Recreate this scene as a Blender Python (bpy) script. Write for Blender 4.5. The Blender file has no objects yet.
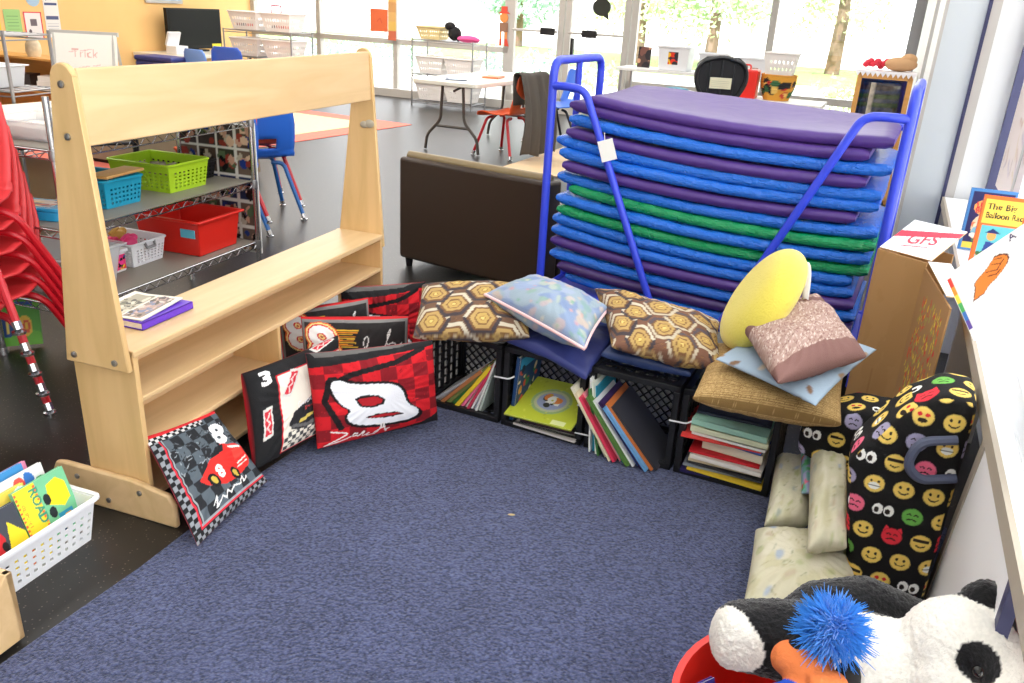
import bpy, bmesh, math, random
import numpy as np
from mathutils import Vector, Matrix, Quaternion
random.seed(11)
RNG = np.random.default_rng(11)
SC = bpy.context.scene
COL = SC.collection
PI = math.pi

# ------------------------------------------------------------------ colour / materials
def l1(v):
    v = v / 255.0
    return v / 12.92 if v <= 0.04045 else ((v + 0.055) / 1.055) ** 2.4
def lin(c):
    return (l1(c[0]), l1(c[1]), l1(c[2]))
MATS = {}
def mat(name, rgb, rough=.5, metal=0., spec=.5, alpha=1., trans=0., bump=None, vary=None, coat=0., emit=0., sheen=0.):
    """procedural principled material. bump=(scale, strength), vary=(scale, amount)"""
    if name in MATS: return MATS[name]
    m = bpy.data.materials.new(name); m.use_nodes = True
    nt = m.node_tree; b = nt.nodes['Principled BSDF']
    c = lin(rgb) + (1,)
    b.inputs['Base Color'].default_value = c
    b.inputs['Roughness'].default_value = rough
    b.inputs['Metallic'].default_value = metal
    b.inputs['Specular IOR Level'].default_value = spec
    b.inputs['Alpha'].default_value = alpha
    b.inputs['Transmission Weight'].default_value = trans
    b.inputs['Coat Weight'].default_value = coat
    b.inputs['Sheen Weight'].default_value = sheen
    if emit:
        b.inputs['Emission Color'].default_value = c
        b.inputs['Emission Strength'].default_value = emit
    if bump or vary:
        tc = nt.nodes.new('ShaderNodeTexCoord')
    if vary:
        n = nt.nodes.new('ShaderNodeTexNoise'); n.inputs['Scale'].default_value = vary[0]; n.inputs['Detail'].default_value = 4
        nt.links.new(tc.outputs['Object'], n.inputs['Vector'])
        r = nt.nodes.new('ShaderNodeMapRange'); r.inputs['From Min'].default_value = .3; r.inputs['From Max'].default_value = .7
        r.inputs['To Min'].default_value = 1 - vary[1]; r.inputs['To Max'].default_value = 1 + vary[1]
        nt.links.new(n.outputs['Fac'], r.inputs['Value'])
        h = nt.nodes.new('ShaderNodeHueSaturation'); h.inputs['Color'].default_value = c
        nt.links.new(r.outputs['Result'], h.inputs['Value'])
        nt.links.new(h.outputs['Color'], b.inputs['Base Color'])
    if bump:
        n2 = nt.nodes.new('ShaderNodeTexNoise'); n2.inputs['Scale'].default_value = bump[0]; n2.inputs['Detail'].default_value = 3
        nt.links.new(tc.outputs['Object'], n2.inputs['Vector'])
        bp = nt.nodes.new('ShaderNodeBump'); bp.inputs['Strength'].default_value = bump[1]; bp.inputs['Distance'].default_value = .01
        nt.links.new(n2.outputs['Fac'], bp.inputs['Height']); nt.links.new(bp.outputs['Normal'], b.inputs['Normal'])
    MATS[name] = m
    return m
def printed(name, rough=.7, bump=None, spec=.3, sheen=0.):
    """material that reads the printed / woven colours stored on the mesh"""
    key = 'printed_' + name
    if key in MATS: return MATS[key]
    m = mat(key, (255, 255, 255), rough, spec=spec, bump=bump, sheen=sheen)
    nt = m.node_tree; a = nt.nodes.new('ShaderNodeAttribute'); a.attribute_name = 'Col'
    nt.links.new(a.outputs['Color'], nt.nodes['Principled BSDF'].inputs['Base Color'])
    return m
def wood_mat(name, rgb, axis=0, contrast=.10, rough=.38):
    if name in MATS: return MATS[name]
    m = mat(name, rgb, rough, spec=.45)
    nt = m.node_tree; b = nt.nodes['Principled BSDF']
    tc = nt.nodes.new('ShaderNodeTexCoord'); mp = nt.nodes.new('ShaderNodeMapping')
    s = [9., 9., 9.]; s[axis] = 1.1
    mp.inputs['Scale'].default_value = s
    nt.links.new(tc.outputs['Object'], mp.inputs['Vector'])
    n = nt.nodes.new('ShaderNodeTexNoise'); n.inputs['Scale'].default_value = 1.6; n.inputs['Detail'].default_value = 6; n.inputs['Distortion'].default_value = .8
    nt.links.new(mp.outputs['Vector'], n.inputs['Vector'])
    cr = nt.nodes.new('ShaderNodeValToRGB')
    c = lin(rgb); k = 1 - contrast
    cr.color_ramp.elements[0].position = .3; cr.color_ramp.elements[0].color = (c[0]*k, c[1]*k*.97, c[2]*k*.9, 1)
    cr.color_ramp.elements[1].position = .65; cr.color_ramp.elements[1].color = (min(1, c[0]*1.06), min(1, c[1]*1.06), min(1, c[2]*1.08), 1)
    nt.links.new(n.outputs['Fac'], cr.inputs['Fac']); nt.links.new(cr.outputs['Color'], b.inputs['Base Color'])
    return m
def glass_mat(name, tint=(255, 255, 255), refl=.06):
    if name in MATS: return MATS[name]
    m = bpy.data.materials.new(name); m.use_nodes = True; nt = m.node_tree
    nt.nodes.remove(nt.nodes['Principled BSDF'])
    t = nt.nodes.new('ShaderNodeBsdfTransparent'); t.inputs['Color'].default_value = lin(tint) + (1,)
    g = nt.nodes.new('ShaderNodeBsdfGlossy'); g.inputs['Roughness'].default_value = .02
    mx = nt.nodes.new('ShaderNodeMixShader'); mx.inputs['Fac'].default_value = refl
    nt.links.new(t.outputs[0], mx.inputs[1]); nt.links.new(g.outputs[0], mx.inputs[2])
    nt.links.new(mx.outputs[0], nt.nodes['Material Output'].inputs['Surface'])
    MATS[name] = m
    return m

# ------------------------------------------------------------------ mesh builder
class MB:
    def __init__(s): s.v = []; s.f = []; s.m = []; s.col = None
    def face(s, idx, mi=0): s.f.append(tuple(idx)); s.m.append(mi)
    def box(s, x0, x1, y0, y1, z0, z1, mi=0, M=None):
        n = len(s.v)
        P = [(x0,y0,z0),(x1,y0,z0),(x1,y1,z0),(x0,y1,z0),(x0,y0,z1),(x1,y0,z1),(x1,y1,z1),(x0,y1,z1)]
        for p in P: s.v.append(tuple(M @ Vector(p)) if M else p)
        for q in ((0,3,2,1),(4,5,6,7),(0,1,5,4),(1,2,6,5),(2,3,7,6),(3,0,4,7)): s.face([n+i for i in q], mi)
        return s
    def bar(s, p, q, w, h=None, mi=0, up=(0,0,1)):
        p = Vector(p); q = Vector(q); d = (q-p); L = d.length; d.normalize(); h = h or w
        u = Vector(up)
        if abs(d.dot(u)) > .98: u = Vector((1,0,0))
        a = d.cross(u).normalized(); b = a.cross(d)
        M = Matrix((( d.x,a.x,b.x,p.x),(d.y,a.y,b.y,p.y),(d.z,a.z,b.z,p.z),(0,0,0,1)))
        return s.box(0, L, -w/2, w/2, -h/2, h/2, mi, M)
    def tube(s, pts, r, seg=8, mi=0, closed=False, caps=True):
        P = [Vector(p) for p in pts]; N = len(P); n0 = len(s.v)
        T = []
        for i in range(N):
            a = P[i-1] if (i > 0 or closed) else P[i]; b = P[(i+1) % N] if (i < N-1 or closed) else P[i]
            t = b - a
            T.append(t.normalized() if t.length > 1e-9 else Vector((0,0,1)))
        u = Vector((0,0,1)) if abs(T[0].z) < .9 else Vector((1,0,0))
        u = (u - T[0]*u.dot(T[0])).normalized()
        for i in range(N):
            if i: u = (u - T[i]*u.dot(T[i])).normalized()
            w = T[i].cross(u); rr = r[i] if hasattr(r, '__len__') else r
            for k in range(seg):
                a = 2*PI*k/seg
                s.v.append(tuple(P[i] + (u*math.cos(a) + w*math.sin(a))*rr))
        for i in range(N if closed else N-1):
            j = (i+1) % N
            for k in range(seg):
                k2 = (k+1) % seg
                s.face((n0+i*seg+k, n0+i*seg+k2, n0+j*seg+k2, n0+j*seg+k), mi)
        if caps and not closed:
            s.face([n0+k for k in range(seg)][::-1], mi); s.face([n0+(N-1)*seg+k for k in range(seg)], mi)
        return s
    def lathe(s, prof, c=(0,0,0), seg=20, mi=0, axis=None):
        n0 = len(s.v); c = Vector(c)
        R = Vector((0,0,1)).rotation_difference(Vector(axis)).to_matrix() if axis else Matrix.Identity(3)
        for r, z in prof:
            for k in range(seg):
                a = 2*PI*k/seg; s.v.append(tuple(c + R @ Vector((r*math.cos(a), r*math.sin(a), z))))
        for i in range(len(prof)-1):
            for k in range(seg):
                k2 = (k+1) % seg
                s.face((n0+i*seg+k, n0+i*seg+k2, n0+(i+1)*seg+k2, n0+(i+1)*seg+k), mi)
        if prof[0][0] > 1e-4: s.face([n0+k for k in range(seg)][::-1], mi)
        if prof[-1][0] > 1e-4: s.face([n0+(len(prof)-1)*seg+k for k in range(seg)], mi)
        return s
    def prism(s, poly, t0, t1, M, mi=0):
        """polygon in local xy, extruded along local z from t0 to t1, M = 4x4"""
        n = len(s.v); k = len(poly)
        for t in (t0, t1):
            for x, y in poly: s.v.append(tuple(M @ Vector((x, y, t))))
        s.face([n+i for i in range(k)][::-1], mi); s.face([n+k+i for i in range(k)], mi)
        for i in range(k): s.face((n+i, n+(i+1) % k, n+k+(i+1) % k, n+k+i), mi)
        return s
    def grid(s, nu, nv, fn, mi=0, skip=None):
        n = len(s.v)
        for j in range(nv+1):
            for i in range(nu+1): s.v.append(tuple(fn(i/nu, j/nv)))
        for j in range(nv):
            for i in range(nu):
                if skip and skip((i+.5)/nu, (j+.5)/nv): continue
                a = n + j*(nu+1) + i; s.face((a, a+1, a+nu+2, a+nu+1), mi)
        return s
    def ball(s, c, r, seg=16, rings=10, mi=0, M=None):
        rr = r if hasattr(r, '__len__') else (r, r, r); n = len(s.v)
        for j in range(rings+1):
            t = PI*j/rings
            for k in range(seg):
                a = 2*PI*k/seg
                p = Vector((rr[0]*math.sin(t)*math.cos(a), rr[1]*math.sin(t)*math.sin(a), -rr[2]*math.cos(t)))
                if M: p = M @ p
                s.v.append((p.x+c[0], p.y+c[1], p.z+c[2]))
        for j in range(rings):
            for k in range(seg):
                k2 = (k+1) % seg
                s.face((n+j*seg+k, n+j*seg+k2, n+(j+1)*seg+k2, n+(j+1)*seg+k), mi)
        return s
    def build(s, name, mats, parent=None, smooth=40, bevel=0., seg=2, solid=0., cols=None, recenter=False, loc=None):
        me = bpy.data.meshes.new(name)
        V = np.array(s.v, dtype=float)
        off = None
        if recenter and len(V):
            lo = V.min(0); hi = V.max(0); off = np.array([(lo[0]+hi[0])/2, (lo[1]+hi[1])/2, lo[2]]); V = V - off
        me.from_pydata(V.tolist(), [], s.f)
        for m in (mats if isinstance(mats, (list, tuple)) else [mats]): me.materials.append(m)
        if any(s.m): me.polygons.foreach_set('material_index', s.m)
        if cols is not None:
            at = me.color_attributes.new('Col', 'FLOAT_COLOR', 'POINT')
            c4 = np.ones((len(V), 4), dtype=np.float32); c4[:, :3] = cols
            at.data.foreach_set('color', c4.ravel())
        me.update()
        if smooth:
            me.polygons.foreach_set('use_smooth', [True]*len(me.polygons))
            me.set_sharp_from_angle(angle=math.radians(smooth))
        o = bpy.data.objects.new(name, me); COL.objects.link(o)
        if parent: o.parent = parent
        if off is not None: o.location = off
        if loc is not None: o.location = loc
        if solid:
            md = o.modifiers.new('thickness', 'SOLIDIFY'); md.thickness = solid; md.offset = 0
        if bevel:
            md = o.modifiers.new('bevel', 'BEVEL'); md.width = bevel; md.segments = seg; md.limit_method = 'ANGLE'; md.angle_limit = math.radians(35)
        return o

def tag(o, label=None, cat=None, group=None, kind=None):
    if label: o['label'] = label
    if cat: o['category'] = cat
    if group: o['group'] = group
    if kind: o['kind'] = kind
    return o
def thing(name, label, cat, loc=(0,0,0), rz=0., group=None, M=None):
    o = bpy.data.objects.new(name, None); COL.objects.link(o); o.empty_display_size = .05
    if M is not None: o.matrix_world = M
    else: o.location = loc; o.rotation_euler = (0, 0, rz)
    return tag(o, label, cat, group)
def copy_tree(o, parent=None):
    c = o.copy(); COL.objects.link(c)
    if parent: c.parent = parent
    for ch in list(o.children): copy_tree(ch, c)
    return c
def struct(o): o['kind'] = 'structure'; return o
def fillet(pts, r, n=5, closed=False):
    P = [Vector(p) for p in pts]; out = []
    N = len(P)
    for i in range(N):
        if not closed and i in (0, N-1): out.append(P[i]); continue
        a = P[i-1]; b = P[i]; c = P[(i+1) % N]
        d1 = (a-b); d2 = (c-b); rr = min(r, d1.length*.48, d2.length*.48)
        p = b + d1.normalized()*rr; q = b + d2.normalized()*rr
        for k in range(n+1):
            t = k/n; out.append(p*(1-t)**2 + b*2*t*(1-t) + q*t*t)
    return out
def frame(origin, xd, yd, zd=None):
    x = Vector(xd).normalized(); y = Vector(yd); y = (y - x*y.dot(x)).normalized(); z = x.cross(y)
    o = origin
    return Matrix(((x.x,y.x,z.x,o[0]),(x.y,y.y,z.y,o[1]),(x.z,y.z,z.z,o[2]),(0,0,0,1)))
def rrect(w, h, r, n=5, x0=0, y0=0):
    out = []
    for cx, cy, a0 in ((x0+w-r, y0+h-r, 0), (x0+r, y0+h-r, 90), (x0+r, y0+r, 180), (x0+w-r, y0+r, 270)):
        for k in range(n+1):
            a = math.radians(a0 + 90*k/n); out.append((cx+r*math.cos(a), cy+r*math.sin(a)))
    return out

# ------------------------------------------------------------------ printed artwork (colours stored on the mesh)
_TXT = {}
def text_polys(s, shear=0., bold=0.):
    key = (s, shear, bold)
    if key in _TXT: return _TXT[key]
    cu = bpy.data.curves.new('lettering', 'FONT'); cu.body = s; cu.shear = shear; cu.offset = bold; cu.resolution_u = 3
    ob = bpy.data.objects.new('lettering', cu); COL.objects.link(ob)
    dg = bpy.context.evaluated_depsgraph_get()
    me = bpy.data.meshes.new_from_object(ob.evaluated_get(dg))
    P = [[(me.vertices[i].co.x, me.vertices[i].co.y) for i in p.vertices] for p in me.polygons]
    bpy.data.objects.remove(ob); bpy.data.curves.remove(cu); bpy.data.meshes.remove(me)
    _TXT[key] = P
    return P
class Cv:
    """small canvas: x in 0..asp, y in 0..1 (up)"""
    def __init__(s, asp=1., res=200, bg=(255,255,255)):
        s.asp = asp; s.H = res; s.W = max(4, int(res*asp))
        s.a = np.empty((s.H, s.W, 3)); s.a[:] = lin(bg)
        s.x = (np.arange(s.W)+.5)/s.W*asp; s.y = (np.arange(s.H)+.5)/s.H
    def _win(s, x0, x1, y0, y1):
        i0 = max(0, int(x0/s.asp*s.W)-1); i1 = min(s.W, int(x1/s.asp*s.W)+2); j0 = max(0, int(y0*s.H)-1); j1 = min(s.H, int(y1*s.H)+2)
        if i1 <= i0 or j1 <= j0: return None
        X, Y = np.meshgrid(s.x[i0:i1], s.y[j0:j1]); return s.a[j0:j1, i0:i1], X, Y
    def poly(s, pts, c):
        xs = [p[0] for p in pts]; ys = [p[1] for p in pts]; w = s._win(min(xs), max(xs), min(ys), max(ys))
        if w is None: return s
        A, X, Y = w; ins = np.zeros(X.shape, bool); n = len(pts)
        for i in range(n):
            x1, y1 = pts[i]; x2, y2 = pts[(i+1) % n]
            if y1 == y2: continue
            ins ^= ((y1 > Y) != (y2 > Y)) & (X < (x2-x1)*(Y-y1)/(y2-y1)+x1)
        A[ins] = lin(c); return s
    def rect(s, x0, y0, x1, y1, c): return s.poly([(x0,y0),(x1,y0),(x1,y1),(x0,y1)], c)
    def ell(s, x, y, rx, ry, c, rot=0.):
        R = max(rx, ry); w = s._win(x-R, x+R, y-R, y+R)
        if w is None: return s
        A, X, Y = w; ca, sa = math.cos(rot), math.sin(rot)
        u = (X-x)*ca+(Y-y)*sa; v = -(X-x)*sa+(Y-y)*ca
        A[(u/rx)**2+(v/ry)**2 <= 1] = lin(c); return s
    def line(s, pts, wd, c):
        for (x1, y1), (x2, y2) in zip(pts[:-1], pts[1:]):
            w = s._win(min(x1,x2)-wd, max(x1,x2)+wd, min(y1,y2)-wd, max(y1,y2)+wd)
            if w is None: continue
            A, X, Y = w; dx, dy = x2-x1, y2-y1; L = dx*dx+dy*dy or 1e-9
            t = np.clip(((X-x1)*dx+(Y-y1)*dy)/L, 0, 1)
            A[(X-x1-t*dx)**2+(Y-y1-t*dy)**2 <= (wd/2)**2] = lin(c)
        return s
    def text(s, x, y, h, txt, c, rot=0., shear=0., bold=0., sx=1.):
        ca, sa = math.cos(rot), math.sin(rot); k = h/.7
        for P in text_polys(txt, shear, bold):
            s.poly([(x+(px*k*sx)*ca-(py*k)*sa, y+(px*k*sx)*sa+(py*k)*ca) for px, py in P], c)
        return s
    def checks(s, x0, y0, x1, y1, nx, ny, c1, c2, jitter=0.):
        for i in range(nx):
            for j in range(ny):
                c = c1 if (i+j) % 2 else c2
                s.rect(x0+(x1-x0)*i/nx, y0+(y1-y0)*j/ny, x0+(x1-x0)*(i+1)/nx, y0+(y1-y0)*(j+1)/ny, c)
        return s
    def blobs(s, n, r0, r1, cols, box=None, k=1.):
        x0, y0, x1, y1 = box or (0, 0, s.asp, 1)
        for _ in range(n):
            s.ell(random.uniform(x0,x1), random.uniform(y0,y1), random.uniform(r0,r1), random.uniform(r0,r1)*k, random.choice(cols), random.uniform(0,3))
        return s
    def soft(s, it=1):
        for _ in range(it):
            p = np.pad(s.a, ((1,1),(1,1),(0,0)), mode='edge')
            s.a = (p[1:-1,1:-1]*2 + p[:-2,1:-1]+p[2:,1:-1]+p[1:-1,:-2]+p[1:-1,2:])/6
        return s
    def sample(s, u, v):
        i = np.clip((np.asarray(u)*s.W).astype(int), 0, s.W-1); j = np.clip((np.asarray(v)*s.H).astype(int), 0, s.H-1)
        return s.a[j, i]
def panel(name, cv, org, xd, yd, w, h, thick=.004, back=(240,240,240), parent=None, rough=.5, n=None, top=False, curl=None):
    """flat printed sheet / board standing where org is its lower-left corner"""
    M = frame(org, xd, yd); ny = n or min(cv.H, 110); nx = max(2, int(ny*w/h))
    if nx > 170: ny = int(ny*170/nx); nx = 170
    mb = MB()
    mb.grid(nx, ny, lambda u, v: M @ Vector((u*w, v*h, thick + (curl(u, v) if curl else 0))))
    U, V = np.meshgrid(np.arange(nx+1)/nx, np.arange(ny+1)/ny); cols = cv.sample(U.ravel(), V.ravel())
    n0 = len(mb.v)
    if curl:
        mb.grid(12, 12, lambda u, v: M @ Vector((u*w, v*h, curl(u, v))))
        for q in range(len(mb.f)-144, len(mb.f)): mb.f[q] = mb.f[q][::-1]
    else:
        mb.box(0, w, 0, h, 0, thick*.98, 0, M)
    cols = np.vstack([cols, np.tile(lin(back), (len(mb.v)-n0, 1))])
    return mb.build(name, printed('paper_%d' % int(rough*100), rough), parent, smooth=20, cols=cols, recenter=top)

# ------------------------------------------------------------------ soft things
def pillow(name, A, B, C, D, thick, front, back=None, n=80, pinch=.05, puff=.42, mat_=None, piping=None, wr=.004, sag=0., parent=None, gusset=None, warp=None, seed=0):
    """stuffed cushion spanned by four corners seen from its front; both faces bulge"""
    A, B, C, D = (Vector(p) for p in (A, B, C, D)); nrm = (B-A).cross(D-A).normalized(); ex = (B-A).length; ey = (D-A).length
    rs = random.Random(seed); ph = [rs.uniform(0, 6.28) for _ in range(8)]
    def mid(u, v):
        U = 2*u-1; V = 2*v-1
        pu = U*(1-pinch*(1-V*V)*abs(U)); pv = V*(1-pinch*(1-U*U)*abs(V))
        u2 = (pu+1)/2; v2 = (pv+1)/2
        p = A*((1-u2)*(1-v2)) + B*(u2*(1-v2)) + C*(u2*v2) + D*((1-u2)*v2)
        return p
    def hgt(u, v):
        U = 2*u-1; V = 2*v-1
        b = max(0., (1-U*U)*(1-V*V))
        h = thick/2*b**puff
        e = min(1, 6*b)
        h += wr*e*(math.sin(7*u+5*v+ph[0])*math.sin(6*v-3*u+ph[1]) + .6*math.sin(15*u-9*v+ph[2])*math.sin(11*v+7*u+ph[3]))
        r = abs(U)**2*abs(V)**2
        h += wr*1.3*math.sin(30*math.atan2(V, U)+ph[4])*b*(U*U+V*V)*.8
        return h
    down = Vector((0, 0, -1))
    def pt(u, v, sd):
        p = mid(u, v) + nrm*(hgt(u, v)*sd) + down*(sag*(1-(2*u-1)**2)*(1-(2*v-1)**2))
        if warp: p = p + Vector(warp(u, v))
        return p
    mb = MB()
    nx = max(8, int(n*min(1, ex/max(ey, 1e-6)))); ny = max(8, int(n*min(1, ey/max(ex, 1e-6))))
    ez = lambda t: .45*t + .55*(.5-.5*math.cos(PI*t))        # denser towards the seams
    mb.grid(nx, ny, lambda u, v: pt(ez(u), ez(v), 1))
    mb2 = MB(); mb2.grid(nx, ny, lambda u, v: pt(ez(u), ez(v), -1))
    off = len(mb.v); mb.v += mb2.v; mb.f += [tuple(i+off for i in f)[::-1] for f in mb2.f]; mb.m += mb2.m
    def arc(nn, L):                                          # cloth length across the bulge
        t = np.array([ez(k/nn) for k in range(nn+1)]); hh = thick/2*np.maximum(0, 1-(2*t-1)**2)**puff
        s_ = np.concatenate([[0], np.cumsum(np.hypot(np.diff(t)*L, np.diff(hh)))]); return s_/s_[-1]
    U, V = np.meshgrid(arc(nx, ex), arc(ny, ey)); U = U.ravel(); V = V.ravel()
    cf = front.sample(U, V); cb = np.tile(lin(back), (len(U), 1)) if back is not None else front.sample(1-U, V)
    o = mb.build(name, mat_ or printed('cloth', .85, (260, .25)), parent, smooth=60, cols=np.vstack([cf, cb]), recenter=parent is None)
    md = o.modifiers.new('weld', 'WELD'); md.merge_threshold = .0004
    if piping:
        q = []
        for k in range(24): q.append((k/24, 0))
        for k in range(24): q.append((1, k/24))
        for k in range(24): q.append((1-k/24, 1))
        for k in range(24): q.append((0, 1-k/24))
        t = MB(); t.tube([pt(u, v, 1)-Vector(o.location) for u, v in q], piping[0], 7, closed=True)
        t.build('piping', piping[1], o)
    return o
# ================================================================== the place
# room axes: w runs along the right-hand window wall, m points out through it; c = distance along m, s = along w
def W(c, s, z=0.): return Vector((c*.9205+s*.391, -c*.391+s*.9205, z))
wd = Vector((.391, .9205, 0)); md_ = Vector((.9205, -.391, 0)); UP = Vector((0, 0, 1))
RM = frame((0,0,0), md_, wd)          # local x = c, y = s

# ---- camera
cam_d = bpy.data.cameras.new('camera'); cam = bpy.data.objects.new('camera', cam_d); COL.objects.link(cam)
pt_, rl_ = math.radians(22.0), math.radians(3.217)
fw = Vector((0, math.cos(pt_), -math.sin(pt_))); u0 = Vector((0, math.sin(pt_), math.cos(pt_))); r0 = Vector((1,0,0))
rt = r0*math.cos(rl_) + u0*math.sin(rl_); up_ = -r0*math.sin(rl_) + u0*math.cos(rl_)
cam.matrix_world = Matrix(((rt.x,up_.x,-fw.x,0),(rt.y,up_.y,-fw.y,0),(rt.z,up_.z,-fw.z,1.453),(0,0,0,1)))
cam_d.sensor_width = 36; cam_d.lens = 36*826/1024; cam_d.clip_start = .05; cam_d.clip_end = 300
SC.camera = cam

# ---- materials
M_floor = mat('rubber_floor', (30,28,27), .36, spec=.45)
nt = M_floor.node_tree; b = nt.nodes['Principled BSDF']; tc = nt.nodes.new('ShaderNodeTexCoord')
vo = nt.nodes.new('ShaderNodeTexVoronoi'); vo.inputs['Scale'].default_value = 95
no = nt.nodes.new('ShaderNodeTexNoise'); no.inputs['Scale'].default_value = 60
nt.links.new(tc.outputs['Object'], vo.inputs['Vector']); nt.links.new(tc.outputs['Object'], no.inputs['Vector'])
r1 = nt.nodes.new('ShaderNodeMath'); r1.operation = 'LESS_THAN'; r1.inputs[1].default_value = .21
nt.links.new(vo.outputs['Distance'], r1.inputs[0])
r2 = nt.nodes.new('ShaderNodeSeparateColor'); nt.links.new(vo.outputs['Color'], r2.inputs[0])
r3 = nt.nodes.new('ShaderNodeMath'); r3.operation = 'GREATER_THAN'; r3.inputs[1].default_value = .55; nt.links.new(r2.outputs[0], r3.inputs[0])
r4 = nt.nodes.new('ShaderNodeMath'); r4.operation = 'MULTIPLY'; nt.links.new(r1.outputs[0], r4.inputs[0]); nt.links.new(r3.outputs[0], r4.inputs[1])
mx = nt.nodes.new('ShaderNodeMix'); mx.data_type = 'RGBA'
mx.inputs['A'].default_value = lin((34,32,30))+(1,); mx.inputs['B'].default_value = lin((98,92,80))+(1,)
nt.links.new(r4.outputs[0], mx.inputs['Factor']); nt.links.new(mx.outputs['Result'], b.inputs['Base Color'])

M_carpet = mat('carpet_pile', (70,75,104), .95, spec=.1, sheen=.2)
nt = M_carpet.node_tree; b = nt.nodes['Principled BSDF']; tc = nt.nodes.new('ShaderNodeTexCoord')
na = nt.nodes.new('ShaderNodeTexNoise'); na.inputs['Scale'].default_value = 125; na.inputs['Detail'].default_value = 3
nb = nt.nodes.new('ShaderNodeTexNoise'); nb.inputs['Scale'].default_value = 5; nb.inputs['Detail'].default_value = 4
for q in (na, nb): nt.links.new(tc.outputs['Object'], q.inputs['Vector'])
cr = nt.nodes.new('ShaderNodeValToRGB'); cr.color_ramp.elements[0].position = .32; cr.color_ramp.elements[1].position = .68
cr.color_ramp.elements[0].color = lin((40,46,72))+(1,); cr.color_ramp.elements[1].color = lin((88,96,132))+(1,)
nt.links.new(na.outputs['Fac'], cr.inputs['Fac'])
mr = nt.nodes.new('ShaderNodeMapRange'); mr.inputs['From Min'].default_value = .3; mr.inputs['From Max'].default_value = .7; mr.inputs['To Min'].default_value = .88; mr.inputs['To Max'].default_value = 1.1
nt.links.new(nb.outputs['Fac'], mr.inputs['Value'])
hs = nt.nodes.new('ShaderNodeHueSaturation'); nt.links.new(cr.outputs['Color'], hs.inputs['Color']); nt.links.new(mr.outputs['Result'], hs.inputs['Value'])
nt.links.new(hs.outputs['Color'], b.inputs['Base Color'])
bp = nt.nodes.new('ShaderNodeBump'); bp.inputs['Strength'].default_value = .9; bp.inputs['Distance'].default_value = .012
nt.links.new(na.outputs['Fac'], bp.inputs['Height']); nt.links.new(bp.outputs['Normal'], b.inputs['Normal'])

M_orange = mat('orange_paint', (255,208,138), .8, vary=(3, .02))
M_white = mat('white_paint', (238,240,241), .6)
M_pier = mat('pier_panel', (214,222,226), .45)
M_alu = mat('window_aluminium', (196,192,186), .4, spec=.5)
M_dark = mat('dark_blue_seal', (58,60,96), .5)
M_glass = glass_mat('window_glass')
M_birch = wood_mat('birch_plywood', (212,180,134), 0)
M_birchv = wood_mat('birch_plywood_upright', (214,178,124), 2)
M_edge = mat('birch_edge', (216,186,134), .5)
M_chrome = mat('chrome', (205,205,208), .22, metal=1.)
M_steel = mat('brushed_steel', (170,170,172), .4, metal=1.)
M_black = mat('black_plastic', (22,22,24), .5, spec=.4)
M_blackcloth = mat('black_cloth', (24,23,25), .9)
M_paper = mat('page_edges', (236,230,214), .8, vary=(60, .06))
M_wplas = mat('white_plastic', (236,238,242), .35)
M_clear = mat('frosted_plastic', (232,236,240), .25, spec=.5, alpha=.38)

# ---- shell
mb = MB(); mb.box(-10.5, .75, -2.7, 12.3, -.06, 0, 0, RM); struct(mb.build('floor', M_floor, smooth=0))
mb = MB(); mb.box(-10.5, .75, -2.7, 12.3, 3.0, 3.08, 0, RM); struct(mb.build('ceiling', M_white, smooth=0))
mb = MB(); mb.box(-10.5, -10.4, -2.7, 12.3, 0, 3.0, 0, RM); struct(mb.build('wall_left', M_orange, smooth=0))
mb = MB(); mb.box(-10.4, .75, -2.7, -2.6, 0, 3.0, 0, RM); struct(mb.build('wall_rear', M_white, smooth=0))
mb = MB(); mb.box(.15, .75, 5.0, 12.3, 0, 3.0, 0, RM); struct(mb.build('wall_right', M_white, smooth=0))
mb = MB(); mb.box(.16, .335, 4.975, 5.0, 0, 3.0, 0, RM); struct(mb.build('trim_1', M_pier, smooth=0))
mb = MB(); mb.box(.335, .352, 4.96, 5.0, 0, 3.0, 0, RM); struct(mb.build('trim_2', M_dark, smooth=0))
mb = MB(); mb.box(.352, .395, 4.965, 5.0, 0, 3.0, 0, RM); struct(mb.build('trim_3', M_alu, smooth=0))
mb = MB(); mb.box(.145, .16, 4.95, 5.0, 0, 3.0, 0, RM); mb.box(.13,.15,6.3,6.36,0,3.0,0,RM); struct(mb.build('trim_4', M_alu, smooth=0))
# right-hand window bay: dwarf wall below, glazing above
mb = MB(); mb.box(.56, .66, 2.3, 5.0, 0, .55, 0, RM); struct(mb.build('wall_right_dwarf', M_white, smooth=0))
def window(nm, c0, c1, s0, s1, z0, z1, along, bars=(), rails=(), fr=.06):
    """glazed opening; along='s' means it runs in the s direction"""
    mbf = MB(); d = .05
    def bx(a0, a1, za, zb, mbx, dd=d):
        if along == 's': mbx.box(c0-dd, c0+dd, a0, a1, za, zb, 0, RM)
        else: mbx.box(a0, a1, s0-dd, s0+dd, za, zb, 0, RM)
    a0, a1 = (s0, s1) if along == 's' else (c0, c1)
    bx(a0, a0+fr, z0, z1, mbf); bx(a1-fr, a1, z0, z1, mbf); bx(a0, a1, z0, z0+fr, mbf); bx(a0, a1, z1-fr, z1, mbf)
    for q in bars: bx(q-fr/2, q+fr/2, z0, z1, mbf)
    for q in rails: bx(a0, a1, q-fr/2, q+fr/2, mbf)
    o = mbf.build(nm, M_alu, smooth=0); struct(o)
    g = MB(); bx(a0+.01, a1-.01, z0+.01, z1-.01, g, .006); g.build('pane', M_glass, o, smooth=0)
    return o
window('window_1', .60, 0, 2.3, 5.0, .56, 3.0, 's', bars=(4.2, 3.0))
window('window_2', .60, 0, -2.6, 2.3, .02, 3.0, 's', bars=(1.0, -.9), rails=(.6,))
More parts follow.
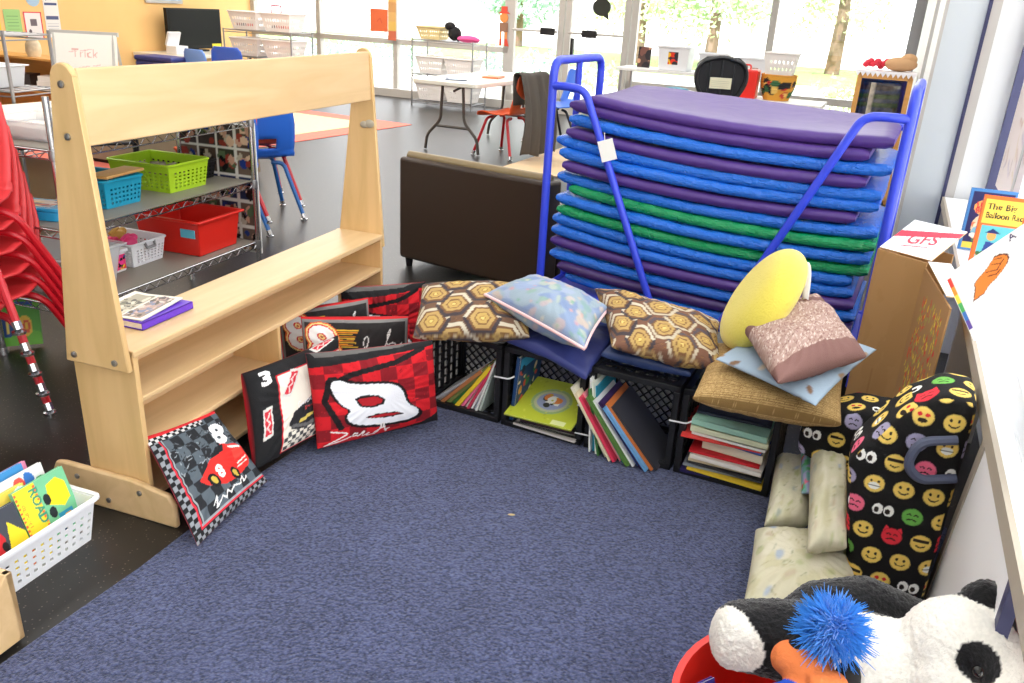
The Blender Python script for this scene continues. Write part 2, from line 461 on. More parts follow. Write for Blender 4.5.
mb = MB(); mb.box(.54, .66, 2.27, 2.33, 0, 3.0, 0, RM); struct(mb.build('trim_5', M_dark, smooth=0))
mb = MB(); mb.box(.53, .66, 4.93, 4.965, .56, 3.0, 0, RM); struct(mb.build('trim_6', M_dark, smooth=0))
# back wall: shopfront glazing with a pair of glass doors
window('window_3', -10.4, -5.5, 12.2, 12.2, 0, 3.0, 'c', bars=(-9.0, -7.5), rails=(.84,), fr=.08)
window('window_4', -3.6, .15, 12.2, 12.2, 0, 3.0, 'c', bars=(-1.66,), rails=(.50,), fr=.09)
mb = MB(); mb.box(.02, .15, 12.0, 12.2, 0, 3.0, 0, RM); struct(mb.build('trim_7', mat('grey_mullion', (150,150,152), .5), smooth=0))
def door(nm, c0, c1, pull):
    f = MB()
    for a, b_ in ((c0, c0+.09), (c1-.09, c1)): f.box(a, b_, 12.15, 12.22, 0, 2.3, 0, RM)
    f.box(c0, c1, 12.15, 12.22, 0, .22, 0, RM); f.box(c0, c1, 12.15, 12.22, 2.2, 2.3, 0, RM)
    f.box(c0, c1, 12.17, 12.20, 2.3, 3.0, 0, RM)
    o = struct(f.build(nm, M_alu, smooth=0))
    g = MB(); g.box(c0+.09, c1-.09, 12.18, 12.19, .22, 2.2, 0, RM); g.build('pane', M_glass, o, smooth=0)
    p = MB(); p.tube([W(c0+.08, 12.1, 1.15), W(c1-.08, 12.1, 1.15)], .018, 8); pb = p.build('push_bar', M_alu, o)
    q = MB(); q.box(pull-.11, pull+.11, 12.05, 12.10, 1.10, 1.20, 0, RM); q.build('push_pad', M_black, o, smooth=0)
    return o
d1 = door('door_1', -5.5, -4.62, -4.84); d2 = door('door_2', -4.60, -3.62, -4.19)
q = MB(); q.box(-4.47, -4.43, 12.08, 12.14, .83, 1.08, 0, RM); q.build('pull_handle', M_black, d2, smooth=0)
mb = MB(); mb.box(-10.4, .1, 12.02, 12.14, 0, .12, 0, RM); struct(mb.build('baseboard_back', M_alu, smooth=0))
mb = MB(); mb.box(-10.4, -10.385, -2.6, 12.1, 0, .1, 0, RM); struct(mb.build('baseboard_left', mat('dark_baseboard', (60,56,54), .6), smooth=0))

# ---- outside
M_pave = mat('pavement', (226,224,216), .9, vary=(.6,.05)); M_grass = mat('lawn', (138,168,96), .95, vary=(3,.2))
mb = MB(); mb.box(-60, 60, 12.35, 80, -.12, -.07, 0, RM); mb.box(.8, 60, -20, 12.35, -.12, -.07, 0, RM); struct(mb.build('ground', M_pave, smooth=0))
mb = MB(); mb.box(-40, 30, 24, 34, -.07, -.03, 0, RM); tag(mb.build('lawn', M_grass, smooth=0), kind='structure')
M_leaf = [mat('leaf_%s' % n, c, .9, vary=(1.2, .25)) for n, c in (('mid', (186,208,158)), ('pale', (208,222,170)), ('deep', (168,202,182)))]
M_bark = mat('bark', (120,98,80), .9)
def leaves(mb, p, rad, n, size):
    for _ in range(n):
        d = Vector((random.gauss(0,1), random.gauss(0,1), random.gauss(0,1))).normalized()*random.uniform(.3,1)
        x = Vector((p[0]+d.x*rad[0], p[1]+d.y*rad[1], p[2]+d.z*rad[2])); u = Vector((random.gauss(0,1), random.gauss(0,1), random.gauss(0,1))).normalized(); v = u.orthogonal().normalized()
        s_ = size*random.uniform(.6,1.3); n0 = len(mb.v)
        mb.v += [tuple(x-u*s_), tuple(x+v*s_*.5), tuple(x+u*s_), tuple(x-v*s_*.5)]; mb.face((n0,n0+1,n0+2,n0+3))
def crown(mb, c, r, k=44):
    for _ in range(k):                    # leafy clumps of small leaves
        a = random.uniform(0, 2*PI); e = random.uniform(-.9, 1); q = random.uniform(.35, .95)
        rr = random.uniform(.22, .4)*r
        p = (c[0]+math.cos(a)*r*q*math.sqrt(max(.05, 1-e*e)), c[1]+math.sin(a)*r*q*math.sqrt(max(.05, 1-e*e)), c[2]+e*r*q*.85)
        leaves(mb, p, (rr, rr, rr*.8), 70, .11)
def tree(c, s, h, r, k, label):
    p = W(c, s, -.07); o = thing('tree', label, 'tree', p, group='trees outside the glass')
    t = MB(); t.tube([(0,0,0), (.03,0,h*.35), (-.02,.04,h*.6)], [r*.09, r*.07, r*.05], 8); t.build('trunk', M_bark, o)
    f = MB(); crown(f, (0,0,h-r*.8), r); f.build('foliage', M_leaf[k], o)
tree(-8.0, 28, 4.6, 2.6, 1, 'pale green tree seen through the left leaf of the glass doors')
tree(-5.2, 26, 4.2, 2.3, 0, 'mid green tree seen through the right leaf of the glass doors')
tree(-2.0, 30, 5.2, 2.8, 1, 'pale tree beyond the window right of the doors')
tree(2.6, 27, 5.0, 2.6, 0, 'green tree beyond the far right corner of the back window')
tree(-14.5, 33, 4.0, 2.0, 2, 'deep green tree beyond the left back windows')
def hedge(c0, c1, s, h, label, k):
    f = MB()
    n = int((c1-c0)/.35)
    for i in range(n):
        for _ in range(2):
            p = W(c0+(c1-c0)*(i+.5)/n, s+random.uniform(-.25,.25), random.uniform(.2, .75)*h)
            rr = random.uniform(.3,.45); leaves(f, p, (rr, rr, h*.4), 60, .06)
    tag(f.build('hedge', M_leaf[k], recenter=True), label, 'hedge', 'hedges outside the glass')
hedge(-13.5, -9.5, 17.0, .75, 'low blue-green hedge outside the left back window', 2)
hedge(-8.0, -6.0, 16.0, .8, 'low hedge outside the window left of the doors', 2)
hedge(-5.6, -4.6, 15.5, .6, 'small hedge outside the left door leaf', 0)
hedge(-1.2, 1.6, 15.2, .65, 'bright hedge outside the right part of the back window', 1)
o = thing('building', 'pale office building across the street with a row of windows', 'building', W(-12, 50, -.07), math.radians(-23))
mb = MB(); mb.box(-14, 12, 0, 8, 0, 7); mb.build('wall', mat('pale_render', (236,232,226), .9), o, smooth=0)
for k in range(9):
    mb = MB(); mb.box(-13+k*2.8, -11.4+k*2.8, -.05, .05, 1.2, 2.9); mb.build('window', mat('far_glass', (170,186,196), .2), o, smooth=0)
o = thing('street_lamp', 'slim grey street lamp outside the left leaf of the doors', 'lamp post', W(-6.6, 19, -.07))
mb = MB(); mb.lathe([(.16,0),(.16,.2),(.07,.3),(.05,4.5)], seg=10); mb.build('post', mat('lamp_grey', (150,150,155), .6), o)
mb = MB(); mb.tube([(0,0,4.45),(.3,0,4.7),(.9,0,4.7)], .04, 8); mb.box(.8,1.3,-.12,.12,4.64,4.74); mb.build('arm', MATS['lamp_grey'], o)

# ---- light
w = bpy.data.worlds.new('sky'); SC.world = w; w.use_nodes = True; nt = w.node_tree
sk = nt.nodes.new('ShaderNodeTexSky'); sk.sky_type = 'HOSEK_WILKIE'; sk.turbidity = 6.; sk.ground_albedo = .5; sk.sun_direction = Vector((.5, -.35, .8)).normalized()
bg = nt.nodes['Background']
mixn = nt.nodes.new('ShaderNodeMix'); mixn.data_type = 'RGBA'; mixn.inputs['Factor'].default_value = .75
mixn.inputs['B'].default_value = (1.0, 1.0, 1.0, 1)
nt.links.new(sk.outputs['Color'], mixn.inputs['A']); nt.links.new(mixn.outputs['Result'], bg.inputs['Color'])
bg.inputs['Strength'].default_value = 4.0
def area(nm, c, s, z, sx, sy, e, col=(1,1,1), aim=None):
    L = bpy.data.lights.new(nm, 'AREA'); L.shape = 'RECTANGLE'; L.size = sx; L.size_y = sy; L.energy = e; L.color = col
    o = bpy.data.objects.new(nm, L); COL.objects.link(o); o.location = W(c, s, z)
    d = (Vector(aim)-o.location) if aim else Vector((0,0,-1))
    o.rotation_euler = d.to_track_quat('-Z', 'Y').to_euler()
    return o
area('ceiling_light_panel', -1.2, 1.2, 2.95, 3.0, 3.4, 50)
area('ceiling_light_panel', -1.2, 6.0, 2.95, 3.6, 4.0, 85)
area('ceiling_light_panel', -6.0, 3.0, 2.95, 3.6, 4.0, 95, (1,.97,.92))
area('ceiling_light_panel', -6.0, 8.5, 2.95, 4.0, 4.0, 190, (1,.97,.92))
sun = bpy.data.lights.new('sun', 'SUN'); sun.energy = 7.5; sun.angle = math.radians(2); so = bpy.data.objects.new('sun', sun); COL.objects.link(so)
so.rotation_euler = Vector((.30, .72, -.62)).to_track_quat('-Z', 'Y').to_euler()
SC.view_settings.view_transform = 'Standard'; SC.view_settings.look = 'None'; SC.view_settings.exposure = 0.28
SC.cycles.use_denoising = True
SC.cycles.max_bounces = 8; SC.cycles.transparent_max_bounces = 16; SC.cycles.sample_clamp_indirect = 6

# ---- carpet
mb = MB()
P = [(-1.52,.55),(-1.18,1.33),(-1.122,1.441),(-.964,1.809),(-.90,1.99),(-.82,2.25),(-.70,2.52),(-.50,2.87),(-.27,2.96),(.20,2.75),(.98,2.40),(1.40,2.22),(.9,.9),(.55,.1),(-.6,-.6)]  # outline cut off behind the crates: black floor there stands in for shadow
mb.prism(P, 0, .012, Matrix.Identity(4))
tag(mb.build('area_rug', M_carpet, smooth=0, bevel=.005), 'large dark blue looped-pile carpet covering the reading corner floor', 'rug')
# ================================================================== wooden A-frame display shelf
a_ = math.radians(18.5); SL = Vector((math.sin(a_), math.cos(a_), 0)); SD = Vector((-math.cos(a_), math.sin(a_), 0)); SO = Vector((-1.03, 2.05, 0))
SM = frame(SO, SL, SD)     # local x = along, y = to the rear, z up
unit = thing('display_shelf', 'birch plywood open display shelf with tall A-shaped ends beside the blue carpet', 'shelf', M=SM)
LN, DP = 1.43, .215
def endpoly(z0, z1, y0, y1, t0, t1, r):
    # tapered upright with a rounded head (local: y across, z up)
    pts = [(y0, z0), (y1, z0), (t1, z1-r)]
    cx = (t0+t1)/2; rr = (t1-t0)/2
    for k in range(9):
        a = PI*k/8; pts.append((cx+rr*math.cos(a), z1-r+r*math.sin(a)))
    pts.append((t0, z1-r)); return pts
YZ = lambda x: Matrix(((0,0,1,x),(1,0,0,0),(0,1,0,0),(0,0,0,1)))
for x in (-.024, LN+.006):
    mb = MB(); mb.prism(endpoly(.475, 1.275, -.002, DP, .050, .118, .03), 0, .018, YZ(x)); up = mb.build('end_upright', M_birchv, unit, smooth=30, bevel=.004)
    for (yy, zz) in ((.04, .50), (.18, .50), (.085, 1.225), (.088, 1.10)):
        sx = x-.003 if x < 0 else x+.021
        b2 = MB(); b2.lathe([(.009,-.004),(.009,.002),(.004,.004)], (sx, yy, zz), 10, axis=(-1,0,0)); b2.build('bolt', M_steel, up)
for x in (0, LN-.012):
    mb = MB(); mb.box(x, x+.018, 0, DP, .012, .53); mb.build('end_panel', M_birchv, unit, smooth=0, bevel=.002)
for x in (-.02, LN+.004):
    mb = MB(); mb.prism([(-.10,.0),(-.075,0),(.335,0),(.345,.09),(.33,.12),(.30,.125),(.05,.125),(-.08,.105),(-.1,.07)][::-1], 0, .02, YZ(x)); ft = mb.build('foot', M_birch, unit, smooth=30, bevel=.006)
    if x < 0:
        for (yy, zz) in ((.02,.09),(.25,.09),(.14,.035)):
            b2 = MB(); b2.lathe([(.008,-.004),(.008,.002),(.004,.004)], (x-.002, yy, zz), 10, axis=(-1,0,0)); b2.build('bolt', M_steel, ft)
mb = MB(); mb.box(.0, LN+.004, -.004, DP-.005, .512, .532); mb.build('top_shelf', M_birch, unit, smooth=0, bevel=.004)
mb = MB(); mb.box(.018, LN-.012, 0, DP-.02, .372, .388); mb.build('shelf', M_birch, unit, smooth=0, bevel=.003)
mb = MB(); mb.box(.018, .67, 0, DP-.02, .216, .232); mb.build('shelf', M_birch, unit, smooth=0, bevel=.003)
mb = MB(); mb.box(.018, .67, .01, DP-.02, .05, .066); mb.build('shelf', M_birch, unit, smooth=0, bevel=.003)
mb = MB(); mb.box(.018, LN-.012, DP-.02, DP-.008, .37, .512); mb.box(.018, .67, DP-.02, DP-.008, .03, .37); mb.build('back_panel', mat('back_board', (226,192,146), .55, vary=(4,.05)), unit, smooth=0)
mb = MB(); mb.box(.66, .676, 0, DP-.008, .012, .372); mb.build('divider', M_birchv, unit, smooth=0, bevel=.002)
# header board between the two uprights (slightly tilted with the slope of the frame)
mb = MB(); Mh = frame((-.004, .046, 1.078), (1,0,0), (0, .05, 1)); mb.prism([(0,0),(LN+.01,0),(LN+.01,.185),(LN*.5,.181),(0,.185)], -.018, 0, Mh); mb.build('header_board', M_birch, unit, smooth=0, bevel=.004)
# worn patch of tape on the far upright
mb = MB(); mb.ball((LN+.004, .055, .985), (.006,.022,.017), 10, 6); mb.ball((LN+.003, .08, .98), (.006,.018,.014), 10, 6); mb.build('knob', mat('worn_tape', (170,160,140), .7), unit)

# magazine pages and the purple book on the top shelf
def book(name, M, w, t, h, cover, label, cat='book', group=None, art=None, pages=M_paper, spine_art=None, ov=.003):
    """local: x = thickness, y = away from the spine, z = up the spine"""
    mb = MB(); ct = min(.0022, t*.2)
    mb.box(0, ct, 0, w, 0, h); mb.box(t-ct, t, 0, w, 0, h); mb.box(0, t, 0, ct*1.3, 0, h)
    o = mb.build(name, cover, None, smooth=0); o.matrix_world = M; tag(o, label, cat, group)
    p = MB(); p.box(ct, t-ct, ct*1.3, w-ov, ov, h-ov); p.build('pages', pages, o, smooth=0)
    if art is not None:
        panel('front_cover', art, (t+.0004, .001, 0), (0,1,0), (0,0,1), w-.001, h, .0006, parent=o)
    return o
def local_to(M0, loc, rz=0, rx=0, ry=0):
    return M0 @ Matrix.Translation(loc) @ Matrix.Rotation(rz, 4, 'Z') @ Matrix.Rotation(ry, 4, 'Y') @ Matrix.Rotation(rx, 4, 'X')
M_purple = mat('purple_cover', (96,52,190), .4)
# lying book: spine axis z -> along, thickness x -> up
lay = lambda org, zdir, ydir: Matrix(((0,ydir[0],zdir[0],org[0]),(0,ydir[1],zdir[1],org[1]),(1,ydir[2],zdir[2],org[2]),(0,0,0,1)))
bo = book('book', lay(SO+SL*.345+SD*.080+Vector((0,0,.534)), -SL, SD), .135, .022, .215, M_purple, 'thick purple paperback under printed sheets on the near end of the wooden shelf')
cv = Cv(.75, 140, (236,228,214)); cv.rect(.06,.1,.69,.45,(150,132,120)); cv.rect(.06,.5,.69,.9,(168,160,140))
cv.blobs(60,.02,.06,[(96,84,90),(178,150,140),(208,196,184),(120,130,160),(90,80,66),(200,170,160)], (.08,.12,.67,.43)); cv.blobs(50,.02,.05,[(120,118,96),(196,190,170),(90,88,80),(214,208,190)], (.08,.52,.67,.88))
panel('magazine', cv, SO+SL*.140+SD*.09+Vector((0,0,.5572)), SL*.97+SD*.10, SD*.97-SL*.10, .20, .17, .003, parent=None, rough=.35, top=True, curl=lambda u, v: .018*max(0, v-.72)**1.0+.006*u*u*(1-v))
tag(bpy.data.objects['magazine'], 'printed photo sheets with a curled edge on the purple book', 'magazine')

# ================================================================== chrome wire shelving behind it
WF = Vector((-1.70, 3.0, 0)); WL = Vector((.317,.948,0)); WD = Vector((-.948,.317,0)); WM = frame(WF, WL, WD)
ws = thing('wire_shelving', 'chrome wire shelving unit standing behind the wooden display shelf', 'shelf', M=WM)
for (x, y) in ((0,0),(1.16,0),(0,.44),(1.16,.44)):
    mb = MB(); mb.tube([(x,y,.02),(x,y,1.075)], .0125, 10); mb.lathe([(.018,0),(.014,.03)], (x,y,0), 10); po = mb.build('post', M_chrome, ws)
    for z in (.27,.58,.88): c2 = MB(); c2.lathe([(.017,-.02),(.0185,.0),(.017,.02)], (x,y,z-.012), 10); c2.build('collar', M_steel, po)
M_liner = mat('shelf_liner', (138,132,120), .45)
for z in (.27,.58,.88):
    mb = MB()
    for (p, q) in (((0,0),(1.16,0)),((1.16,0),(1.16,.44)),((1.16,.44),(0,.44)),((0,.44),(0,0))):
        mb.tube([(*p,z),(*q,z)], .0035, 6); mb.tube([(*p,z-.03),(*q,z-.03)], .0035, 6)
        L = math.hypot(q[0]-p[0], q[1]-p[1]); n = int(L/.035); pts = []
        for i in range(n+1):
            t = i/n; pts.append((p[0]+(q[0]-p[0])*t, p[1]+(q[1]-p[1])*t, z if i % 2 else z-.03))
        mb.tube(pts, .0025, 5)
    for i in range(24): mb.tube([(.02+i*.0487, 0, z-.002),(.02+i*.0487,.44,z-.002)], .002, 4)
    sh = mb.build('wire_shelf', M_chrome, ws, smooth=60)
    l2 = MB(); l2.box(.012,1.148,.01,.43,z+.001,z+.005); l2.build('shelf_liner', M_liner, sh, smooth=0)

# baskets ---------------------------------------------------------------
def basket(M, w, d, h, taper, m, label, nx=14, nz=5, hole=.5, rim=.012, cat='basket', group=None, name='plastic_basket', solid_band=.25, rimout=.012, slots=False, floor_=True, two_rim=True):
    o = thing(name, label, cat, group=group, M=M)
    mb = MB(); T = taper
    def wall(p0, p1, q0, q1, n):
        p0, p1, q0, q1 = map(Vector, (p0, p1, q0, q1))
        P = lambda u, v: (p0*(1-u)+p1*u)*(1-v)+(q0*(1-u)+q1*u)*v
        us = [0]; hs = set()
        e = (1-hole)/2
        vs = [0]; 
        band0, band1 = .10, 1-solid_band
        vs.append(band0)
        for k in range(nz):
            a = band0+(band1-band0)*k/nz; b_ = band0+(band1-band0)*(k+1)/nz
            vs += [a+(b_-a)*e, b_-(b_-a)*e]
        vs.append(1.)
        us = [0]
        for k in range(n):
            us += [(k+e+.0)/n, (k+1-e)/n]
        us.append(1)
        base = len(mb.v)
        for v in vs:
            for u in us: mb.v.append(tuple(P(u, v)))
        nu = len(us)
        for j in range(len(vs)-1):
            for i in range(nu-1):
                if i % 2 == 1 and j >= 2 and j % 2 == 0 and j < len(vs)-2 and 1 <= i < nu-1 and 1 < i < nu-2: continue
                a = base+j*nu+i; mb.face((a, a+1, a+nu+1, a+nu))
    b0 = [(-w/2+T,-d/2+T,.0),(w/2-T,-d/2+T,.0),(w/2-T,d/2-T,.0),(-w/2+T,d/2-T,.0)]; t0 = [(-w/2,-d/2,h),(w/2,-d/2,h),(w/2,d/2,h),(-w/2,d/2,h)]
    for i in range(4):
        j = (i+1) % 4; n = nx if i % 2 == 0 else max(3, int(nx*d/w))
        wall(b0[i], b0[j], t0[i], t0[j], n)
    n0 = len(mb.v); mb.v += [tuple(p) for p in b0]; mb.face((n0, n0+1, n0+2, n0+3))
    mb.build('body', m, o, smooth=0, solid=.0028)
    r = MB(); ro = rimout
    ring = fillet([(-w/2-ro/2,-d/2-ro/2,h),(w/2+ro/2,-d/2-ro/2,h),(w/2+ro/2,d/2+ro/2,h),(-w/2-ro/2,d/2+ro/2,h)], .02, 4, True)
    r.tube(ring, rim/2, 6, closed=True); r.build('rim', m, o)
    return o
def WS(l, d, z, rz=0): return WM @ Matrix.Translation((l, d, z)) @ Matrix.Rotation(rz, 4, 'Z')
M_lime = mat('lime_plastic', (170,208,36), .4); M_teal = mat('teal_plastic', (26,150,184), .4); M_red = mat('red_plastic', (228,42,30), .38)
basket(WS(.43,.24,.586), .21, .25, .115, .012, M_teal, 'teal plastic basket with a wooden board across it, middle wire shelf', 9, 4)
mb = MB(); mb.box(-.12,.12,-.05,.05,-.006,.006); o = mb.build('wooden_board', wood_mat('tan_wood', (206,160,96), 0), smooth=0, bevel=.003); o.matrix_world = WS(.45,.17,.717,.1); tag(o, 'tan wooden board lying across the teal basket', 'board')
lb_ = basket(WS(.83,.28,.586), .27, .34, .125, .015, M_lime, 'lime green plastic basket of small wooden pieces on the middle wire shelf', 9, 5)
mb = MB()
for k in range(26): mb.box(-.03,.03,-.012,.012,-.012,.012,0, Matrix.Translation((random.uniform(-.09,.04),random.uniform(-.12,.12),.07+random.uniform(0,.03)))@Matrix.Rotation(random.uniform(0,3),4,'Z')@Matrix.Rotation(random.uniform(-.5,.5),4,'X'))
o = mb.build('wooden_pieces', mat('weathered_wood', (150,140,120), .8), smooth=0); o.matrix_world = WS(.83,.28,.586); tag(o, 'jumble of small grey wooden pieces in the lime basket', 'wooden pieces', kind='stuff')
bb_ = basket(WS(1.06,.34,.586), .15, .27, .085, .01, M_black, 'low black plastic basket at the far end of the middle wire shelf', 6, 3)
mb = MB(); mb.tube([(-.077,-.05,.085),(-.082,-.04,.105),(-.082,.04,.105),(-.077,.05,.085)], .006, 6); mb.build('handle', mat('grey_plastic', (140,140,142), .5), bb_)
# red tote: smooth walls
def tote(M, w, d, h, T, m, label, name='storage_tote', lip=.018, cat='storage bin', group=None):
    o = thing(name, label, cat, group=group, M=M)
    mb = MB(); th = .004
    def loop(k, z, g): return [(x*(w/2-T*(1-k)-g), y*(d/2-T*(1-k)-g), z) for x, y in ((-1,-1),(1,-1),(1,1),(-1,1))]
    rings = [loop(0, 0, 0), loop(.93, h*.93, 0), loop(.93, h*.93, -lip), loop(1, h, -lip), loop(1, h, 0), loop(1, h, th), loop(0, th, th)]
    n0 = len(mb.v)
    for R in rings: mb.v += R
    for i in range(len(rings)-1):
        for k in range(4): mb.face((n0+i*4+k, n0+i*4+(k+1)%4, n0+i*4+4+(k+1)%4, n0+i*4+4+k))
    mb.face((n0+3,n0+2,n0+1,n0)); e = n0+(len(rings)-1)*4; mb.face((e,e+1,e+2,e+3))
    mb.build('body', m, o, smooth=30, bevel=.006)
    return o
rt_ = tote(WS(.92,.22,.277), .31, .37, .175, .018, M_red, 'large red plastic tote on the bottom wire shelf')
mb = MB(); mb.box(-.155,-.150,-.16,-.08,.09,.13); mb.build('name_tag', mat('blue_tag', (96,190,214), .5), rt_, smooth=0)
wb_ = basket(WS(.60,.33,.277), .21, .30, .105, .014, M_wplas, 'white plastic basket with pink toys on the bottom wire shelf', 9, 5)
mb = MB(); mb.tube([(-.03,-.155,.105),(-.025,-.163,.08),(.025,-.163,.08),(.03,-.155,.105)], .007, 6); mb.build('handle', MATS['grey_plastic'], wb_)
M_pink = mat('pink_plastic', (240,70,130), .5)
for k, (x, y, c, lb) in enumerate(((-.05,.02,M_pink,'pink plastic toy in the white basket on the bottom wire shelf, nearest the wooden end'),(.0,-.04,M_pink,'smaller pink toy in front inside the white basket on the wire shelf'),(.03,.05,mat('tan_plastic',(214,170,80),.5),'tan toy at the back inside the white basket on the wire shelf'))):
    mb = MB(); mb.ball((0,0,.03), (.04,.03,.03), 10, 7); mb.ball((.035,.01,.045), (.022,.02,.02), 10, 6); mb.tube([(-.05,0,.05),(-.02,.0,.065),(.02,.02,.06)], .01, 6)
    o = mb.build('toy', c); o.matrix_world = WS(.60+x,.33+y,.315+.012*k); tag(o, lb, 'toy', 'toys in the white basket')
cv = Cv(1.6, 80, (232,60,120)); cv.blobs(40,.05,.16,[(240,60,150),(60,160,60),(230,80,30),(40,60,140),(250,190,60),(20,20,20)]); cv.rect(0,0,1.6,.08,(240,240,240))
pb_ = thing('storage_box', 'clear lidded box showing bright pink and green toys, bottom wire shelf', 'box', M=WS(.40,.30,.277))
mb = MB(); mb.box(-.065,.065,-.11,.11,0,.09); mb.build('body', mat('milky_plastic', (238,236,238), .4), pb_, smooth=0, bevel=.006)
panel('label', cv, (-.06,-.112,.008), (1,0,0), (0,0,1), .12, .072, .001, parent=pb_)
mb = MB(); mb.box(-.075,.075,-.12,.12,.088,.104); mb.build('lid', M_wplas, pb_, smooth=0, bevel=.004)
# left end of the wire shelving
fb = thing('pencil_case', 'flat translucent blue plastic case on the left end of the middle wire shelf', 'case', M=WS(.13,.26,.586,.2))
mb = MB(); mb.prism(rrect(.15,.27,.03,5,-.075,-.135), 0, .035, Matrix.Identity(4)); mb.build('base', mat('blue_clear_plastic', (40,160,214), .25, alpha=.9), fb, smooth=30, bevel=.004)
mb = MB(); mb.prism(rrect(.154,.274,.03,5,-.077,-.137), .036, .05, Matrix.Identity(4)); mb.build('lid', MATS['blue_clear_plastic'], fb, smooth=30, bevel=.004)
cv = Cv(1.8, 50, (210,200,190)); cv.blobs(14,.1,.3,[(200,90,70),(230,200,150),(120,110,120)]); panel('label', cv, (-.05,-.08,.0505), (1,0,0), (0,1,0), .10, .16, .0006, parent=fb)
tb = tote(WS(.20,.25,.277), .30, .32, .17, .025, M_clear, 'frosted tub of coloured balls on the left end of the bottom wire shelf')
pal = [mat('ball_%d' % i, c, .4) for i, c in enumerate(((220,50,40),(240,190,50),(60,150,80),(230,120,60),(220,120,150)))]
for k in range(14):
    mb = MB(); mb.lathe([(.0,-.024),(.017,-.017),(.024,0),(.017,.017),(0,.024)], (0,0,0), 10); o = mb.build('ball', pal[k % 5])
    o.matrix_world = WS(.10+.065*(k % 4), .13+.07*(k//4), .31)
    tag(o, '%s ball in the frosted tub on the bottom wire shelf, row %s from the front' % (('red','yellow','green','orange','pink')[k % 5], ('one','two','three','four')[k//4]), 'ball', 'balls in the frosted tub')
for k, (l, d, wd_, h, lb) in enumerate(((.20,.26,.22,.075,'frosted shoebox bin of papers on the left end of the top wire shelf'),(.50,.25,.26,.09,'frosted bin further along the top wire shelf'))):
    tt = tote(WS(l, d, .886), wd_, .30, h, .015, M_clear, lb, group='frosted bins on the top wire shelf')
    mb = MB(); mb.box(-wd_/2+.03, wd_/2-.03, -.12, .12, .008, h*.6); o = mb.build('paper_stack', mat('paper_stack', (244,238,226), .8, vary=(40,.05)), smooth=0); o.matrix_world = WS(l, d, .886)
    tag(o, 'stack of white paper inside ' + ('the frosted shoebox bin nearest the post' if k == 0 else 'the further frosted bin'), 'paper')
# photo collage board on the far end
cv = Cv(.7, 170, (224,222,214))
for i in range(4):
    for j in range(5):
        x0 = .01+i*.172; y0 = .015+j*.197
        cv.rect(x0, y0, x0+.152, y0+.175, random.choice([(70,60,58),(40,52,84),(110,92,80),(84,70,60),(60,64,50)]))
        cv.blobs(9,.015,.04,[(206,160,136),(40,60,130),(150,60,50),(30,28,30),(190,180,160),(90,110,80),(224,190,160)], (x0+.02,y0+.02,x0+.13,y0+.15))
panel('photo_board', cv, WF+WL*1.195+WD*.46+Vector((0,0,.20)), -WD, UP, .46, .66, .006, rough=.25, top=True)
tag(bpy.data.objects['photo_board'], 'board covered with class photographs at the far end of the wire shelving', 'photo board')

# ================================================================== chairs
def chair_proto(name, label, shell, leg, s=1., sh=.36, cut=True, group=None, sp=.195, kn=.12):
    o = thing(name, label, 'chair', group=group)
    prof = [(-.185,-.035),(-.17,-.008),(-.12,.004),(0,-.012),(.10,-.006),(.155,.012),(.185,.06),(.205,.12),(.222,.20),(.235,.29),(.238,.325)]
    wid = [.33,.36,.37,.375,.36,.34,.335,.335,.33,.30,.24]
    def P(u, v):
        k = u*(len(prof)-1); i = min(int(k), len(prof)-2); t = k-i
        y = prof[i][0]*(1-t)+prof[i+1][0]*t; z = prof[i][1]*(1-t)+prof[i+1][1]*t; w = wid[i]*(1-t)+wid[i+1]*t
        x = (v-.5)*w; e = (2*v-1)**2
        return Vector((x*s, (y - (.02*e if u > .55 else 0))*s, (sh+z + (.012*e if u < .5 else 0))*s))
    mb = MB(); mb.grid(30, 12, P, skip=(lambda u, v: cut and .60 < u < .70 and abs(v-.5) < .16))
    mb.build('seat_shell', shell, o, smooth=60, solid=.008*s)
    for sx in (-1, 1):
        for pts, nm in (([(sx*.05,-.10,sh-.035),(sx*kn,-.11,sh-.04),(sx*sp,-.19,.02)], 'f'), ([(sx*.05,.09,sh-.035),(sx*kn,.10,sh-.04),(sx*sp,.21,.02)], 'r')):
            t = MB(); t.tube([p*s for p in fillet(pts, .07, 6)], .0125*s, 8); lg = t.build('leg', leg, o)
            g = MB(); e = Vector(pts[-1])*s; dr = (Vector(pts[-1])-Vector(pts[-2])).normalized()
            g.tube([e-dr*.02*s, e+dr*.006*s], .0145*s, 8); g.lathe([(.006*s,.012*s),(.021*s,.008*s),(.021*s,0)], (e.x, e.y, 0), 10); g.build('glide', M_chrome, lg)
    return o
def put(o, x, y, rz, z=0): o.location = (x, y, z); o.rotation_euler = (0, 0, rz); return o
M_rshell = mat('red_shell', (222,58,62), .4); M_rleg = mat('red_paint', (196,22,38), .35); M_bshell = mat('blue_shell', (44,108,214), .4); M_bleg = mat('blue_paint', (40,104,176), .35); M_oshell = mat('orange_shell', (238,96,48), .4)
rc = chair_proto('school_chair', '', M_rshell, M_rleg, 1.08, .36, False, 'stacked red chairs', .285, .185)
labels = ['lowest red chair of the stack at the left edge, feet on the floor','second red chair up in the stack at the left edge','third red chair up in the stack at the left edge','fourth red chair up in the stack at the left edge','topmost red chair of the stack, its back in clear view at the left edge']
for k in range(5):
    o = rc if k == 0 else copy_tree(rc)
    put(o, -1.985-.002*k, 2.82-.020*k, .10, .086*k); o['label'] = labels[k]
